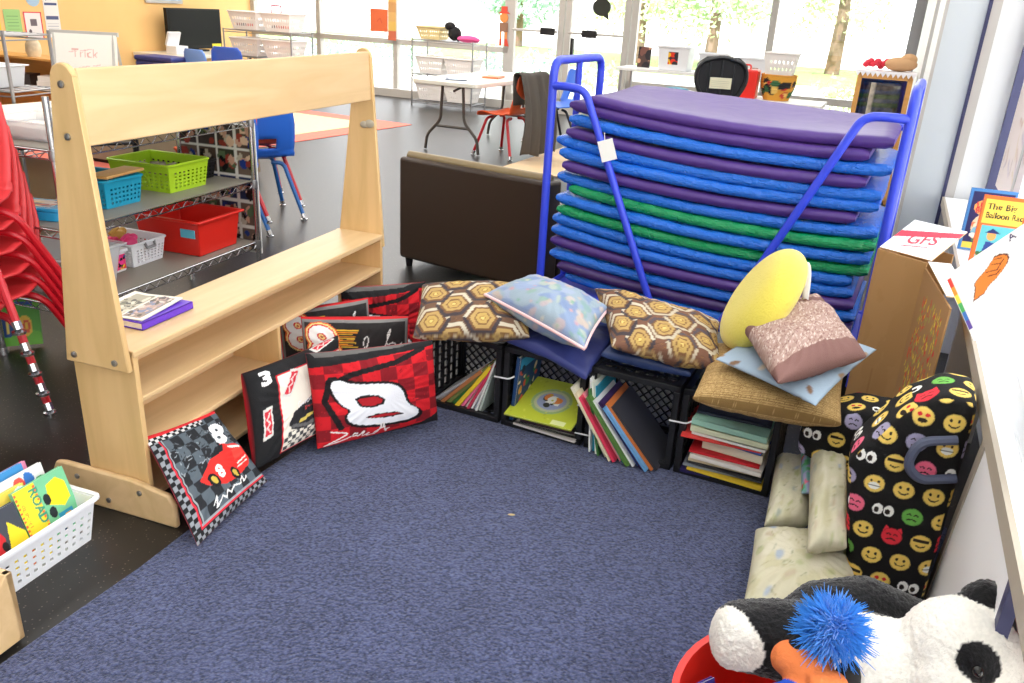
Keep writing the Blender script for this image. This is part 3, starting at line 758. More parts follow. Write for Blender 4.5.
# blue and orange stacks behind the wire shelving
bc = chair_proto('school_chair', 'blue chair with a cut-out back in the stack right of the photo board', M_bshell, M_bleg, 1.15, .37, True, 'stacked blue and orange chairs')
oc = chair_proto('school_chair', 'orange chair with red legs stacked over the blue one right of the photo board', M_oshell, M_rleg, 1.15, .37, True, 'stacked blue and orange chairs')
put(bc, -1.82, 5.72, -2.55, 0); put(oc, -1.84, 5.75, -2.55, .085)
o = copy_tree(bc); put(o, -1.92, 5.22, -2.5, 0); o['label'] = 'blue chair at the bottom of the stack half hidden by the photo board'
o = copy_tree(oc); put(o, -1.93, 5.24, -2.5, .085); o['label'] = 'orange chair with red legs on top of the stack half hidden by the photo board'
# ================================================================== milk crates and their books
CE = Vector((.909,-.417,0)); CN = Vector((.417,.909,0)); C0 = Vector((-.328,2.877,.012))
def CM(k): return frame(C0+CE*(.329*k), CE, CN)
M_crate = mat('crate_plastic', (26,26,28), .45, spec=.4)
M_tie = mat('cable_tie', (226,226,226), .5)
crate_lab = ['leftmost black milk crate on its side, packed with leaning thin books','second milk crate from the left, holding a yellow-green book lying flat','third milk crate from the left, full of large books leaning left','rightmost milk crate, under the gold cushion, with flat stacked books']
for k in range(4):
    o = thing('milk_crate', crate_lab[k], 'crate', group='milk crates along the back of the carpet', M=CM(k))
    S = .318; D = .29; x0 = .004; Z = .315
    fr = MB(); t = .022
    for (x, z) in ((x0+t/2,t/2),(x0+S-t/2,t/2),(x0+t/2,Z-t/2),(x0+S-t/2,Z-t/2)): fr.bar((x,0,z),(x,D,z),t,t)
    for y in (t/2, D-t/2):
        for (p, q) in (((x0,y,t/2),(x0+S,y,t/2)),((x0,y,Z-t/2),(x0+S,y,Z-t/2)),((x0+t/2,y,t),(x0+t/2,y,Z-t)),((x0+S-t/2,y,t),(x0+S-t/2,y,Z-t))): fr.bar(p,q,t,t)
    fr.build('rim_frame', M_crate, o, smooth=0, bevel=.003)
    # sides: solid bands with slats, base (now at the rear): diamond lattice
    for nm, pl in (('side', 'x0'), ('side', 'x1'), ('side', 'z0'), ('side', 'z1')):
        b2 = MB()
        for i in range(6):
            y = .03+i*.046
            if pl[0] == 'x': x = x0+.006 if pl == 'x0' else x0+S-.006; b2.box(x-.003,x+.003,y-.011,y+.011,.01,Z-.01)
            else: z = .006 if pl == 'z0' else Z-.006; b2.box(x0+.01,x0+S-.01,y-.011,y+.011,z-.003,z+.003)
        for i in range(8):
            if pl[0] == 'x': z = .03+i*.036; b2.box(x-.002,x+.002,.01,D-.01,z-.005,z+.005)
            else: xx = x0+.03+i*.037; b2.box(xx-.005,xx+.005,.01,D-.01,z-.002,z+.002)
        b2.build(nm, M_crate, o, smooth=0)
    la = MB(); n = 9
    for i in range(-n, n+1):
        for sg in (1, -1):
            # diagonal bars clipped to the square
            c = i*S/n; pts = []
            for tt in range(0, 21):
                u = tt/20*S; v = (u if sg > 0 else S-u)+c
                if 0 <= v <= Z: pts.append((x0+u, D-.006, v))
            if len(pts) > 1: la.bar(pts[0], pts[-1], .008, .006)
    la.build('lattice_base', M_crate, o, smooth=0)
    if k:
        for z in (.19,) if k != 2 else (.16,.05):
            tt = MB(); tt.tube(fillet([(-.03,-.004,z),(.03,-.006,z+.004),(.045,.01,z+.012)], .01, 3), .003, 5); tt.build('cable_tie', M_tie, o)
def cbook(k, x, y, z, th, depth, hgt_, tilt, col, label, grp, art=None, yaw=0.):
    # standing book, spine to the front; th thickness; tilt>0 leans to the right
    M = CM(k) @ Matrix.Translation((x, y, z)) @ Matrix.Rotation(tilt, 4, 'Y') @ Matrix.Rotation(yaw, 4, 'Z')
    return book('picture_book', M, depth, th, hgt_, mat('cover_%d_%d_%d' % col, col, .45), label, 'book', grp, art)
names1 = [((190,192,196),'pale grey'),((206,204,200),'off-white'),((188,120,72),'tan brown'),((120,128,70),'olive'),((60,130,70),'green'),((240,206,50),'bright yellow'),((244,120,160),'pink'),((232,226,214),'cream'),((214,60,90),'crimson'),((238,238,238),'white'),((206,214,224),'pale blue'),((226,226,220),'ivory'),((190,200,190),'grey-green')]
x = .012
for i, (c, nm) in enumerate(names1):
    th = (.009,.009,.014,.016,.012,.016,.012,.009,.010,.008,.008,.008,.008)[i]
    tl = math.radians(50-2.9*i); x += th/math.cos(tl)*1.02+.0035
    cbook(0, x-th*math.cos(tl), .02+.01*math.sin(i*2.1), .006+th*math.sin(tl)+.001, th,   .19, .262-.008*(i % 3), tl, c, nm+' thin book leaning right in the leftmost crate, %s from the left' % ('first','second','third','fourth','fifth','sixth','seventh','eighth','ninth','tenth','eleventh','twelfth','last')[i], 'books in the leftmost crate')
# crate 2: one upright at the left, green book over a flat pile
cbook(1, .030, .015, .006, .014, .21, .27, math.radians(4), (30,64,110), 'dark blue picture book standing upright at the left side of the second crate', 'books in the second crate',
      art=Cv(.78,120,(36,70,110)).rect(.03,.82,.75,.97,(60,160,200)).blobs(40,.02,.07,[(220,80,60),(240,220,180),(60,130,80),(20,30,50),(230,160,60)],(.05,.05,.73,.8)))
def flat(k, x, y, z, w, t, h, rz, col, label, grp, art=None, rx=0., ry=0.):
    # lying flat: thickness up
    M = CM(k) @ Matrix.Translation((x, y, z)) @ Matrix.Rotation(rz, 4, 'Z') @ Matrix.Rotation(rx, 4, 'X') @ Matrix.Rotation(ry, 4, 'Y') @ Matrix(((0,0,-1,h),(0,1,0,0),(1,0,0,0),(0,0,0,1)))
    return book('picture_book', M, w, t, h, mat('cover_%d_%d_%d' % col, col, .45), label, 'book', grp, art)
flat(1, .055, .0, .014, .21, .008, .25, -.06, (226,220,214), 'white magazine at the bottom of the flat pile in the second crate', 'books in the second crate')
flat(1, .075, .015, .0235, .20, .012, .235, .05, (60,40,50), 'dark maroon book in the flat pile of the second crate', 'books in the second crate')
flat(1, .06, .01, .037, .2, .010, .23, .16, (40,60,80), 'navy book under the yellow-green book in the second crate', 'books in the second crate')
cv = Cv(1.25, 150, (186,196,58)); cv.ell(.62,.5,.36,.30,(150,176,120)); cv.ell(.62,.5,.31,.25,(186,190,150)); cv.ell(.62,.5,.26,.2,(150,160,190)); cv.blobs(12,.04,.1,[(236,206,60),(60,60,50),(220,130,60),(240,240,230)],(.5,.38,.76,.6)); cv.rect(.85,.03,1.1,.12,(220,226,160)); cv.blobs(30,.01,.03,[(200,206,80),(170,180,50)])
o = flat(1, .03, -.03, .060, .25, .006, .27, -.05, (182,194,60), 'yellow-green picture book with an oval picture lying tilted in the second crate', 'books in the second crate', rx=math.radians(14), ry=math.radians(-3))
panel('front_cover', cv, (.0064, .0, .27), (0,0,-1), (0,1,0), .27, .25, .0006, parent=o)
# crate 3: leaning left (tops to the left)
names3 = [((244,244,240),'white spiral sheet'),((40,150,180),'turquoise'),((236,240,226),'ivory'),((64,120,60),'green'),((70,60,140),'violet'),((244,238,214),'thick cream'),((238,226,190),'pale yellow'),((226,60,90),'crimson'),((240,150,160),'salmon'),((60,176,150),'mint'),((90,130,60),'leaf green'),((236,236,236),'white'),((70,110,190),'mid blue'),((60,40,90),'plum'),((110,170,220),'sky blue'),((210,120,60),'orange'),((60,60,66),'charcoal')]
ths = (.006,.012,.007,.008,.011,.014,.009,.012,.009,.011,.012,.008,.010,.011,.009,.008,.010)
x = .035
for i, (c, nm) in enumerate(names3):
    th = ths[i]; tl = math.radians(-(4 if i < 2 else 8+ (i-2)*5 if i < 5 else 33+ .9*(i-5)))
    H_ = (.28,.25,.27,.25,.24)[i] if i < 5 else .275-.005*((i*7) % 5)
    cbook(2, x, -.048+.014*math.sin(i*1.7)+(.02 if i < 5 else 0), .004, th, .2, H_, tl, c, nm+' book leaning left in the third crate, %s from the left' % ('first','second','third','fourth','fifth','sixth','seventh','eighth','ninth','tenth','eleventh','twelfth','thirteenth','fourteenth','fifteenth','sixteenth','last')[i], 'books in the third crate')
    x += th/math.cos(tl)*1.12+(.002 if i > 4 else .003)
cv = Cv(.8,100,(50,130,60)); cv.blobs(60,.03,.1,[(60,160,70),(240,150,160),(80,110,50),(230,210,80),(40,90,60)])
# crate 4: flat stacks
stack4 = [(.03,-.01,.24,.009,.25,.10,(44,34,92),'dark violet book at the very bottom of the flat stack'),(.05,-.005,.23,.007,.25,-.05,(236,200,60),'yellow-edged book second from the bottom'),(.035,.0,.22,.008,.255,.06,(150,156,166),'grey book third from the bottom'),(.045,.005,.22,.009,.25,-.04,(60,60,64),'charcoal book with a yellow corner in the lower stack'),(.05,.0,.21,.014,.24,.05,(224,206,170),'tan hardback in the middle of the stack'),(.055,-.01,.22,.016,.235,-.03,(238,232,222),'white paperback in the middle of the stack'),(.05,-.005,.23,.011,.23,.02,(212,40,48),'red-spined hardback in the middle of the stack'),(.085,.02,.2,.032,.20,-.06,(232,222,196),'thickest cream block of pages near the middle of the stack'),(.09,.02,.2,.010,.19,-.12,(70,110,190),'blue paperback over the thick cream book'),(.02,-.03,.25,.006,.26,.08,(232,70,64),'coral red folder sticking out to the left'),(.05,-.01,.23,.010,.24,-.03,(240,240,232),'white book with a vegetable picture on its edge'),(.045,-.015,.24,.020,.25,.0,(222,226,190),'pale green-cream thick book in the upper stack'),(.045,-.01,.23,.022,.245,-.05,(160,206,186),'mint green book near the top of the stack'),(.05,.03,.21,.01,.24,.05,(40,46,64),'dark navy book on the very top of the stack')]
z = .014
for (x, y, w_, t, h_, rz, c, lb) in stack4:
    flat(3, x, y, z, w_, t, h_, rz, c, lb+' in the rightmost crate', 'books in the rightmost crate'); z += t+.0028

# ================================================================== textile artwork
def chaikin(P, it=2, closed=False):
    for _ in range(it):
        Q = []; n = len(P)
        for i in range(n if closed else n-1):
            a, b_ = P[i], P[(i+1) % n]; Q += [(a[0]*.75+b_[0]*.25, a[1]*.75+b_[1]*.25), (a[0]*.25+b_[0]*.75, a[1]*.25+b_[1]*.75)]
        P = Q if closed else [P[0]]+Q+[P[-1]]
    return P
def cv_plaid(seed=0):
    c = Cv(1.15, 240, (206,28,38)); c.checks(0,.12,1.15,.86,8,6,(206,28,38),(132,20,30))
    for _ in range(160): 
        x = random.uniform(0,1.15); y = random.uniform(.1,.88); c.line([(x,y),(x+random.uniform(-.03,.03),y+random.uniform(-.02,.02))],.004,random.choice([(180,24,34),(220,40,46),(110,18,26)]))
    c.poly([(.0,.80),(1.15,.90),(1.15,1),(0,1)],(30,30,32)); c.poly([(.1,.9),(.8,.93),(1.0,1),(.05,1)],(98,96,94)); c.poly([(0,0),(1.15,0),(1.15,.20),(.9,.10),(.5,.05),(0,.04)],(30,30,32))
    c.line([(.16,.38),(.11,.50),(.16,.64),(.36,.72),(.72,.78),(.98,.88)],.05,(26,22,24)); c.line([(.16,.38),(.22,.24)],.05,(26,22,24))
    T8 = lambda P: [(lambda v: (1.15*((x-430+37*v)/500), v))((530-y-.25*(x-430))/(408+9.25)) for x, y in P]
    o8 = T8([(478,250),(500,226),(560,236),(640,226),(705,222),(738,245),(752,292),(770,306),(800,318),(806,345),(765,370),(700,385),(600,396),(548,388),(530,358),(552,336),(515,318),(490,285)])
    import math as _m
    o8 = chaikin(o8, 1, True); cx = sum(p[0] for p in o8)/len(o8); cy = sum(p[1] for p in o8)/len(o8)
    c.poly([(cx+(x-cx)*1.10, cy+(y-cy)*1.14) for x, y in o8],(24,20,22)); c.poly(o8,(236,236,240))
    h1 = T8([(562,290),(590,276),(645,268),(672,284),(664,306),(620,320),(580,320)]); c.poly(h1,(24,20,22)); c.poly([(x*.82+.18*sum(p[0] for p in h1)/7, y*.7+.3*sum(p[1] for p in h1)/7) for x, y in h1],(170,26,36))
    h2 = T8([(598,362),(640,345),(720,334),(744,342),(700,356),(640,364)]); c.poly(h2,(24,20,22)); c.poly([(x*.86+.14*sum(p[0] for p in h2)/6, y*.6+.4*sum(p[1] for p in h2)/6) for x, y in h2],(170,26,36))
    sig = [T8(q) for q in ([(485,428),(550,428),(522,452),(460,498),(480,488),(530,464),(556,446)],[(580,432),(566,432),(562,450),(580,440),(584,450),(604,412),(596,450),(612,440),(622,428),(612,448),(634,440)],[(640,388),(668,390),(652,430),(638,444),(640,428),(672,404)],[(668,384),(678,412),(690,432),(684,416),(696,410)])]
    sig0 = [[(.24,.27),(.34,.27),(.30,.18),(.20,.12),(.28,.16),(.38,.20),(.42,.24),(.40,.20),(.45,.22),(.46,.27),(.47,.21),(.52,.25),(.50,.21),(.56,.23)],[(.58,.22),(.64,.33),(.61,.31),(.60,.24),(.66,.24),(.70,.33),(.67,.22),(.74,.27),(.72,.22),(.78,.25)]]
    for s_ in sig: c.line(chaikin(s_, 2), .014, (240,236,230))
    return c
def cv_streak():
    c = Cv(1.35, 220, (46,44,44)); 
    c.rect(0,0,1.35,1,(200,30,36)); c.rect(.05,.05,1.30,.95,(128,126,124)); c.rect(.09,.09,1.26,.91,(44,42,42))
    for k in range(9): 
        y = .66+.022*k; c.line([(.40,y),(.62+.1*random.random(),y-.005)],.012,(226,140,40) if k % 2 else (236,190,60))
    c.text(.17,.50,.38,'8',(226,100,40),rot=-.06,shear=-.2,bold=.10,sx=1.25); c.text(.17,.50,.38,'8',(250,226,150),rot=-.06,shear=-.2,bold=.075,sx=1.25); c.text(.17,.50,.38,'8',(216,40,40),rot=-.06,shear=-.2,bold=.05,sx=1.25); c.text(.17,.50,.38,'8',(250,248,244),rot=-.06,shear=-.2,bold=.025,sx=1.25)
    c.line(chaikin([(.72,.52),(.84,.72),(.80,.78),(.76,.70),(.80,.56),(.88,.62),(.90,.56),(.95,.64),(.97,.57),(1.02,.62)]),.012,(236,234,230))
    c.line(chaikin([(.98,.58),(1.10,.84),(1.06,.82),(1.03,.66),(1.12,.70),(1.16,.64),(1.22,.68)]),.012,(236,234,230))
    c.line([(.3,.25),(1.1,.25)],.02,(120,118,116))
    return c
cv1 = Cv(1., 260, (52,54,58))
cv1.checks(.12,.1,1,1,8,8,(36,38,42),(86,96,104))
for _ in range(130):
    x = random.uniform(.1,1); y = random.uniform(.5,.85); cv1.line([(x,y),(x+random.uniform(-.06,.06),y+random.uniform(-.03,.03))],.008,random.choice([(30,32,34),(150,158,164),(90,98,104)]))
cv1.rect(0,0,.13,1,(30,30,32)); cv1.checks(.01,0,.10,1,2,26,(24,24,26),(136,140,146)); cv1.rect(.105,.1,.125,1,(206,44,60)); cv1.rect(.13,.1,.145,1,(150,156,160))
cv1.rect(0,0,1,.10,(30,30,32)); cv1.checks(0,.005,1,.075,26,2,(24,24,26),(136,140,146)); cv1.rect(.1,.08,1,.095,(206,44,60)); cv1.rect(.12,.1,1,.12,(150,156,160))
cv1.rect(0,.955,1,1,(206,40,46)); cv1.checks(0,.90,.75,.955,18,2,(24,24,26),(200,200,200))
cv1.text(.66,.66,.23,'8',(240,240,242),rot=-.35,shear=.1,bold=.045,sx=1.15)
car = [(.30,.42),(.34,.34),(.52,.26),(.70,.24),(.90,.28),(.97,.34),(.98,.46),(.90,.54),(.74,.62),(.62,.60),(.48,.52)]
cv1.poly(car,(216,46,40)); cv1.poly([(.5,.53),(.62,.61),(.75,.61),(.70,.54)],(30,32,36)); cv1.poly([(.78,.40),(.96,.42),(.92,.5),(.8,.5)],(226,66,56)); cv1.ell(.42,.35,.055,.075,(20,20,22),.4); cv1.ell(.70,.29,.055,.075,(20,20,22),.4); cv1.ell(.42,.35,.03,.045,(196,170,70),.4); cv1.ell(.70,.29,.03,.045,(196,170,70),.4)
cv1.text(.50,.33,.12,'8',(245,240,236),rot=.1,bold=.04); cv1.line([(.80,.36),(.94,.38)],.016,(240,220,210)); cv1.line([(.78,.33),(.93,.34)],.012,(240,220,210)); cv1.line([(.8,.55),(.92,.5)],.02,(240,240,236))
cv1.line([(.30,.17),(.36,.22),(.33,.14),(.42,.19),(.44,.15),(.5,.2),(.52,.16),(.6,.2),(.66,.17),(.74,.23),(.72,.17),(.8,.2)],.013,(228,228,226))
cv2 = Cv(1.1, 240, (26,26,28))
cv2.rect(.30,.10,1.1,.80,(222,216,202)); cv2.line([(.295,.10),(.295,.80),(1.1,.80)],.014,(200,30,44)); cv2.line([(.295,.10),(1.1,.10)],.01,(200,30,44))
cv2.checks(.31,.11,1.1,.26,20,4,(222,216,202),(70,70,72))
for _ in range(40):
    x = random.uniform(.31,1.05); y = random.uniform(.12,.27); cv2.line([(x,y),(x+.04,y+.015)],.008,random.choice([(222,216,202),(60,60,62)]))
cv2.text(.15,.755,.13,'3',(240,238,236),bold=.05,sx=1.2)
for (x, y, r) in ((.40,.56,1.05),(.19,.30,1.45),(.72,.86,.25)):
    ca, sa = math.cos(r), math.sin(r)
    L = lambda u, v: (x+u*ca-v*sa, y+u*sa+v*ca)
    cv2.poly([L(0,0),L(.26,0),L(.24,.09),L(-.02,.09)],(206,206,200)); cv2.poly([L(.03,.015),L(.23,.015),L(.215,.075),L(.01,.075)],(196,40,56)); cv2.line([L(.04,.03),L(.08,.06),L(.12,.03),L(.15,.06),L(.2,.03)],.012,(236,200,196))
car = [(.36,.34),(.38,.28),(.50,.24),(.68,.24),(1.1,.32),(1.1,.68),(.84,.66),(.70,.56),(.54,.46),(.42,.42)]
cv2.poly(car,(34,34,38)); cv2.poly([(.68,.55),(.83,.65),(1.1,.67),(1.1,.55)],(86,90,94)); cv2.poly([(.50,.43),(.72,.40),(.9,.48),(.9,.5),(.73,.45)],(60,60,66)); cv2.line([(.40,.30),(.54,.26),(.72,.27),(.9,.34)],.03,(96,96,96))
cv2.text(.46,.44,.05,'Goodwrench',(226,226,230),rot=.12); cv2.text(.54,.395,.03,'Service Plus',(200,60,60),rot=.12); cv2.rect(.66,.5,.71,.55,(70,130,210))
cv2.poly([(.48,.335),(.54,.335),(.56,.35),(.63,.35),(.61,.325),(.55,.32),(.53,.30),(.46,.30)],(200,180,90)); cv2.line([(.80,.30),(.9,.33)],.012,(200,50,60))
cv2.rect(0,0,1.1,.015,(150,150,150))
def cv_hex(sc=1., bgc=(112,84,66), phase=0.):
    c = Cv(1.35, 200, bgc)
    for _ in range(500):
        x = random.uniform(0,1.35); y = random.random(); c.line([(x,y),(x+.03,y)],.006,random.choice([(104,74,54),(128,92,66),(140,98,66)]))
    def hexa(x, y, r): return [(x+r*math.cos(PI/3*k), y+r*.92*math.sin(PI/3*k)) for k in range(6)]
    r0 = .235*sc; j = 0; y = -.02+phase
    while y < 1.2:
        x = (.30*sc if j % 2 else -.05)
        while x < 1.6:
            P = hexa(x, y, r0*.92); 
            top = [P[0],P[1],P[2],P[3]]; bot = [P[3],P[4],P[5],P[0]]
            c1, c2 = ((206,196,174),(70,62,66)) if (j+int(x*3)) % 2 else ((90,80,84),(196,184,160))
            c.poly(P,(120,86,58)); c.line(top,.045*sc,c1); c.line(bot,.045*sc,c2)
            c.poly(hexa(x,y,r0*.66),(186,154,96)); c.poly(hexa(x,y,r0*.44),(124,88,58)); c.poly(hexa(x,y,r0*.36),(192,160,92)); c.poly(hexa(x,y,r0*.16),(150,110,60)); c.poly(hexa(x,y,r0*.11),(222,196,120))
            x += .62*sc
        y += .235*sc; j += 1
    return c
cvF = Cv(1.2, 160, (130,148,178)); cvF.blobs(120,.04,.14,[(138,154,182),(122,140,174),(150,162,184),(144,160,172)]); cvF.blobs(60,.02,.06,[(172,158,160),(178,164,154),(134,160,150),(160,172,164),(180,170,166),(128,156,156)]); cvF.blobs(60,.008,.022,[(196,150,140),(116,158,136),(198,188,164),(186,140,146),(150,170,150)]); cvF.soft(3)
cvL = Cv(1.1, 140, (150,168,184)); 
for _ in range(40):
    x = random.uniform(0,1.1); y = random.uniform(0,1)
    if abs(x-.55) < .3 and abs(y-.5) < .2: continue
    cvL.ell(x,y,.05,.025,random.choice([(150,124,96),(196,182,160),(120,92,70)]),random.uniform(0,3))
cvL.soft(1)
def weave_cv():
    c = Cv(1.3, 300, (136,107,62))
    for i in range(84):
        for j in range(64): c.ell((i+.5*(j % 2))/84*1.3, (j+.5)/64, .0072, .0062, random.choice([(184,152,100),(174,142,92),(192,160,108)]))
    return c
cvT = Cv(1.2, 220, (170,142,132))
for _ in range(2600):
    x = random.uniform(0,1.2); y = random.random(); cvT.ell(x,y,.006,.011,random.choice([(196,176,164),(148,116,106),(206,190,178),(136,104,96)]),random.uniform(0,3))
cvT.rect(0,.0,1.2,.19,(128,94,88)); cvT.rect(0,.72,1.2,.82,(122,90,84))
def cv_cream():
    c = Cv(1., 160, (200,194,168)); c.blobs(70,.03,.1,[(206,200,178),(192,186,154),(198,194,166)])
    c.blobs(26,.015,.05,[(176,178,138),(186,172,148),(168,174,160),(160,170,184),(172,172,126)]); c.soft(3)
    for _ in range(46):
        x = random.random(); y = random.random(); a = random.uniform(0,3); L = random.uniform(.04,.1); c.line([(x,y),(x+L*math.cos(a),y+L*math.sin(a))],.006,random.choice([(140,140,98),(158,150,116),(124,134,108)]))
    c.soft(1); return c
cvH = Cv(.6, 140, (150,190,200)); cvH.checks(0,0,.6,1,4,7,(120,180,170),(170,170,210)); cvH.blobs(26,.03,.06,[(222,60,70),(230,110,140),(90,170,110),(240,210,220),(110,130,200)])
WOVEN = printed('woven', .9, (330,.5)); QUILT = printed('quilt', .85, (60,.3))

def soft(o, label, cat='pillow', group=None): return tag(o, label, cat, group)
soft(pillow('throw_pillow', (-.835,1.885,.03),(-.745,2.235,.03),(-.935,2.335,.215),(-1.04,2.075,.255), .05, cv1, (206,60,80), n=170, pinch=.03, puff=.5, wr=.007, seed=1), 'slumped thin pillow with a red racing car and white 8 against the wooden shelf')
o = soft(pillow('throw_pillow', (-.795,2.265,.045),(-.60,2.60,.045),(-.625,2.735,.335),(-.865,2.41,.315), .12, cv2, (190,28,40), n=170, pinch=.04, puff=.33, wr=.005, seed=2), 'black pillow with a white panel, a dark car and number 3')
soft(pillow('throw_pillow', (-.635,2.43,.04),(-.255,2.69,.04),(-.275,2.645,.375),(-.68,2.50,.36), .13, cv_plaid(), (176,24,34), n=190, pinch=.03, puff=.4, wr=.004, seed=3), 'red plaid pillow with a big white 8 and black top band, in front', group=None)
soft(pillow('throw_pillow', (-.765,2.80,.05),(-.385,2.86,.05),(-.388,2.87,.372),(-.775,2.81,.368), .09, cv_streak(), (150,24,30), n=140, pinch=.015, puff=.33, wr=.003, seed=4), 'charcoal pillow with flaming 8 and grey border, directly behind the front plaid pillow')
soft(pillow('throw_pillow', (-.88,2.925,.05),(-.555,3.055,.05),(-.575,3.07,.365),(-.90,2.94,.335), .08, cv_streak(), (150,24,30), n=120, pinch=.015, puff=.33, wr=.003, seed=5), 'second charcoal flaming 8 pillow, tucked under the wooden shelf behind its twin')
soft(pillow('throw_pillow', (-.70,3.17,.05),(-.36,3.27,.05),(-.375,3.28,.375),(-.71,3.18,.365), .11, cv_plaid(), (176,24,34), n=120, pinch=.03, puff=.4, wr=.006, seed=6), 'rearmost red plaid pillow, mostly hidden by the charcoal pillows')
# flat navy cushions on the crates
M_navy = printed('vinyl', .38, (40,.12), .5)
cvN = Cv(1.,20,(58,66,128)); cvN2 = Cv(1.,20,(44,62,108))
def lay4(pts, dz=0): return [(p[0], p[1], p[2]+dz) for p in pts]
def cpt(k, d, z): p = C0+CE*(.329*k)+CN*d; return (p.x, p.y, z)
soft(pillow('seat_cushion', cpt(.80,-.01,.375), cpt(2.02,-.04,.330), cpt(2.06,.28,.375), cpt(.82,.28,.378), .062, cvN, n=70, pinch=.02, puff=.2, mat_=M_navy, wr=.004, seed=7, warp=lambda u,v: (0,-.01*u,-.018*max(0,(u-.6))*max(0,1-v*1.6)*4)), 'shiny navy blue seat cushion under the floral pillow, drooping over the second crate', 'cushion')
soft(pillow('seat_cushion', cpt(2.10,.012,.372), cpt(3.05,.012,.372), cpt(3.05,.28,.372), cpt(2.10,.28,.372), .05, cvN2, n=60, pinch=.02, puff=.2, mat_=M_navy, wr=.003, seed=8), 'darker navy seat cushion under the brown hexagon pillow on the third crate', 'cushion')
soft(pillow('throw_pillow', (-.345,2.655,.375),(.06,2.655,.40),(.06,3.0,.475),(-.352,2.97,.46), .13, cv_hex(.86), n=120, pinch=.04, puff=.36, wr=.004, mat_=WOVEN, seed=9), 'brown geometric hexagon pillow at the left end of the crates')
o = soft(pillow('throw_pillow', (-.105,2.79,.50),(.232,2.44,.455),(.34,2.80,.47),(.06,3.0,.50), .15, cvF, n=90, pinch=.05, puff=.42, wr=.004, seed=10, piping=(.006, mat('pink_piping', (238,196,196), .7))), 'pale blue floral pillow with pink piping lying across the crates')
soft(pillow('throw_pillow', (.325,2.50,.445),(.665,2.40,.435),(.735,2.76,.455),(.305,3.02,.47), .135, cv_hex(.72,(120,84,66),.1), n=130, pinch=.06, puff=.4, wr=.006, mat_=WOVEN, seed=11), 'brown hexagon pillow lying between the floral pillow and the stacked pillows')
soft(pillow('throw_pillow', (.548,2.235,.40),(.955,2.125,.395),(1.06,2.42,.42),(.69,2.63,.42), .13, weave_cv(), n=170, pinch=.03, puff=.33, wr=.004, mat_=WOVEN, seed=12), 'gold woven pillow at the bottom of the stacked pillows on the right crate')
soft(pillow('throw_pillow', (.62,2.32,.495),(.845,2.06,.48),(1.16,2.45,.505),(.93,2.72,.51), .05, cvL, n=80, pinch=.05, puff=.4, wr=.003, seed=13), 'thin pale blue pillow with brown patterning between the gold and mauve pillows')
soft(pillow('throw_pillow', (.72,2.03,.555),(1.05,2.27,.55),(1.03,2.70,.60),(.70,2.42,.585), .13, cvT, n=130, pinch=.05, puff=.4, wr=.006, mat_=WOVEN, seed=14), 'mauve brocade pillow with plain satin bands on top of the stack')
# round yellow plush
yo = Vector((.790,2.51,.632)); nrm = Vector((-.86,.12,.50)).normalized()
mb = MB(); R_ = .185; T_ = .13
prof = []
for k in range(25):
    t = -PI/2+PI*k/24; prof.append((R_*max(0.0001, math.cos(t))**.55, T_/2*math.sin(t)*(1 if abs(math.sin(t))<.99 else 1)))
mb.lathe(prof, (0,0,0), 48, axis=tuple(nrm))
cols = np.tile(lin((218,202,84)), (len(mb.v),1)); V = np.array(mb.v); hN = V@np.array(nrm)
tang = Vector((.55,-.2,-.8)); tang = (tang-nrm*tang.dot(nrm)).normalized(); d2 = V@np.array(tang); t3 = V@np.array(nrm.cross(tang))
yl = mb.build('emoji_plush', printed('plush', .9, (160,.35), sheen=.3), smooth=60, cols=cols, recenter=True); yl.location = yl.location + yo
tag(yl, 'round bright yellow plush cushion leaning on top of the stacked pillows', 'pillow')
tn = MB(); pc = -nrm*(T_*.40)+tang*.10+nrm.cross(tang)*(.10)
tn.ball((0,0,0), (.05,.035,.018), 14, 8, 0, None); cvx = Matrix.Translation(yo-Vector(yl.location)-nrm*.058+Vector((-.012,-.045,.012))) @ frame((0,0,0), tang, nrm.cross(tang))
tn.v = [tuple(cvx @ Vector(p)) for p in tn.v]; tn.build('tongue', mat('pink_felt', (238,130,160), .9), yl)
lt = MB(); b0 = yo-Vector(yl.location)
lt.grid(3, 10, lambda u, v: b0+Vector((.098,.03,.120))+Vector((.018*u,-.01*u,0))+Vector((.06*v-.03*v*v, -.02*v, .02*math.sin(v*3)-.13*v*v))); lt.build('ribbon_tag', mat('white_ribbon', (240,240,240), .7), yl, smooth=60, solid=.001)
# cream cushions along the wall side
soft(pillow('floor_cushion', (.605,1.66,.075),(.93,1.70,.075),(.985,2.03,.085),(.735,2.03,.085), .13, cv_cream(), n=80, pinch=.03, puff=.33, wr=.006, mat_=QUILT, seed=15), 'flat cream floral floor cushion nearest the panda', 'cushion', 'cream floral cushions beside the crates')
soft(pillow('floor_cushion', (.765,2.05,.09),(.90,2.07,.09),(1.03,2.44,.10),(.905,2.44,.10), .13, cv_cream(), n=70, pinch=.03, puff=.33, wr=.006, mat_=QUILT, seed=16), 'cream floral cushion lying along the side of the rightmost crate', 'cushion', 'cream floral cushions beside the crates')
soft(pillow('floor_cushion', (.795,1.80,.185),(.905,1.82,.19),(1.06,2.29,.235),(.962,2.325,.23), .12, cv_cream(), n=80, pinch=.03, puff=.36, wr=.006, mat_=QUILT, seed=17), 'upper cream floral cushion leaning against the emoji backrest', 'cushion', 'cream floral cushions beside the crates')
soft(pillow('throw_pillow', (.89,2.14,.15),(.925,2.13,.16),(1.02,2.42,.19),(.97,2.43,.18), .05, cvH, n=40, pinch=.02, wr=.002, seed=18), 'strip of a multicoloured heart pillow showing between two cream cushions', 'pillow')

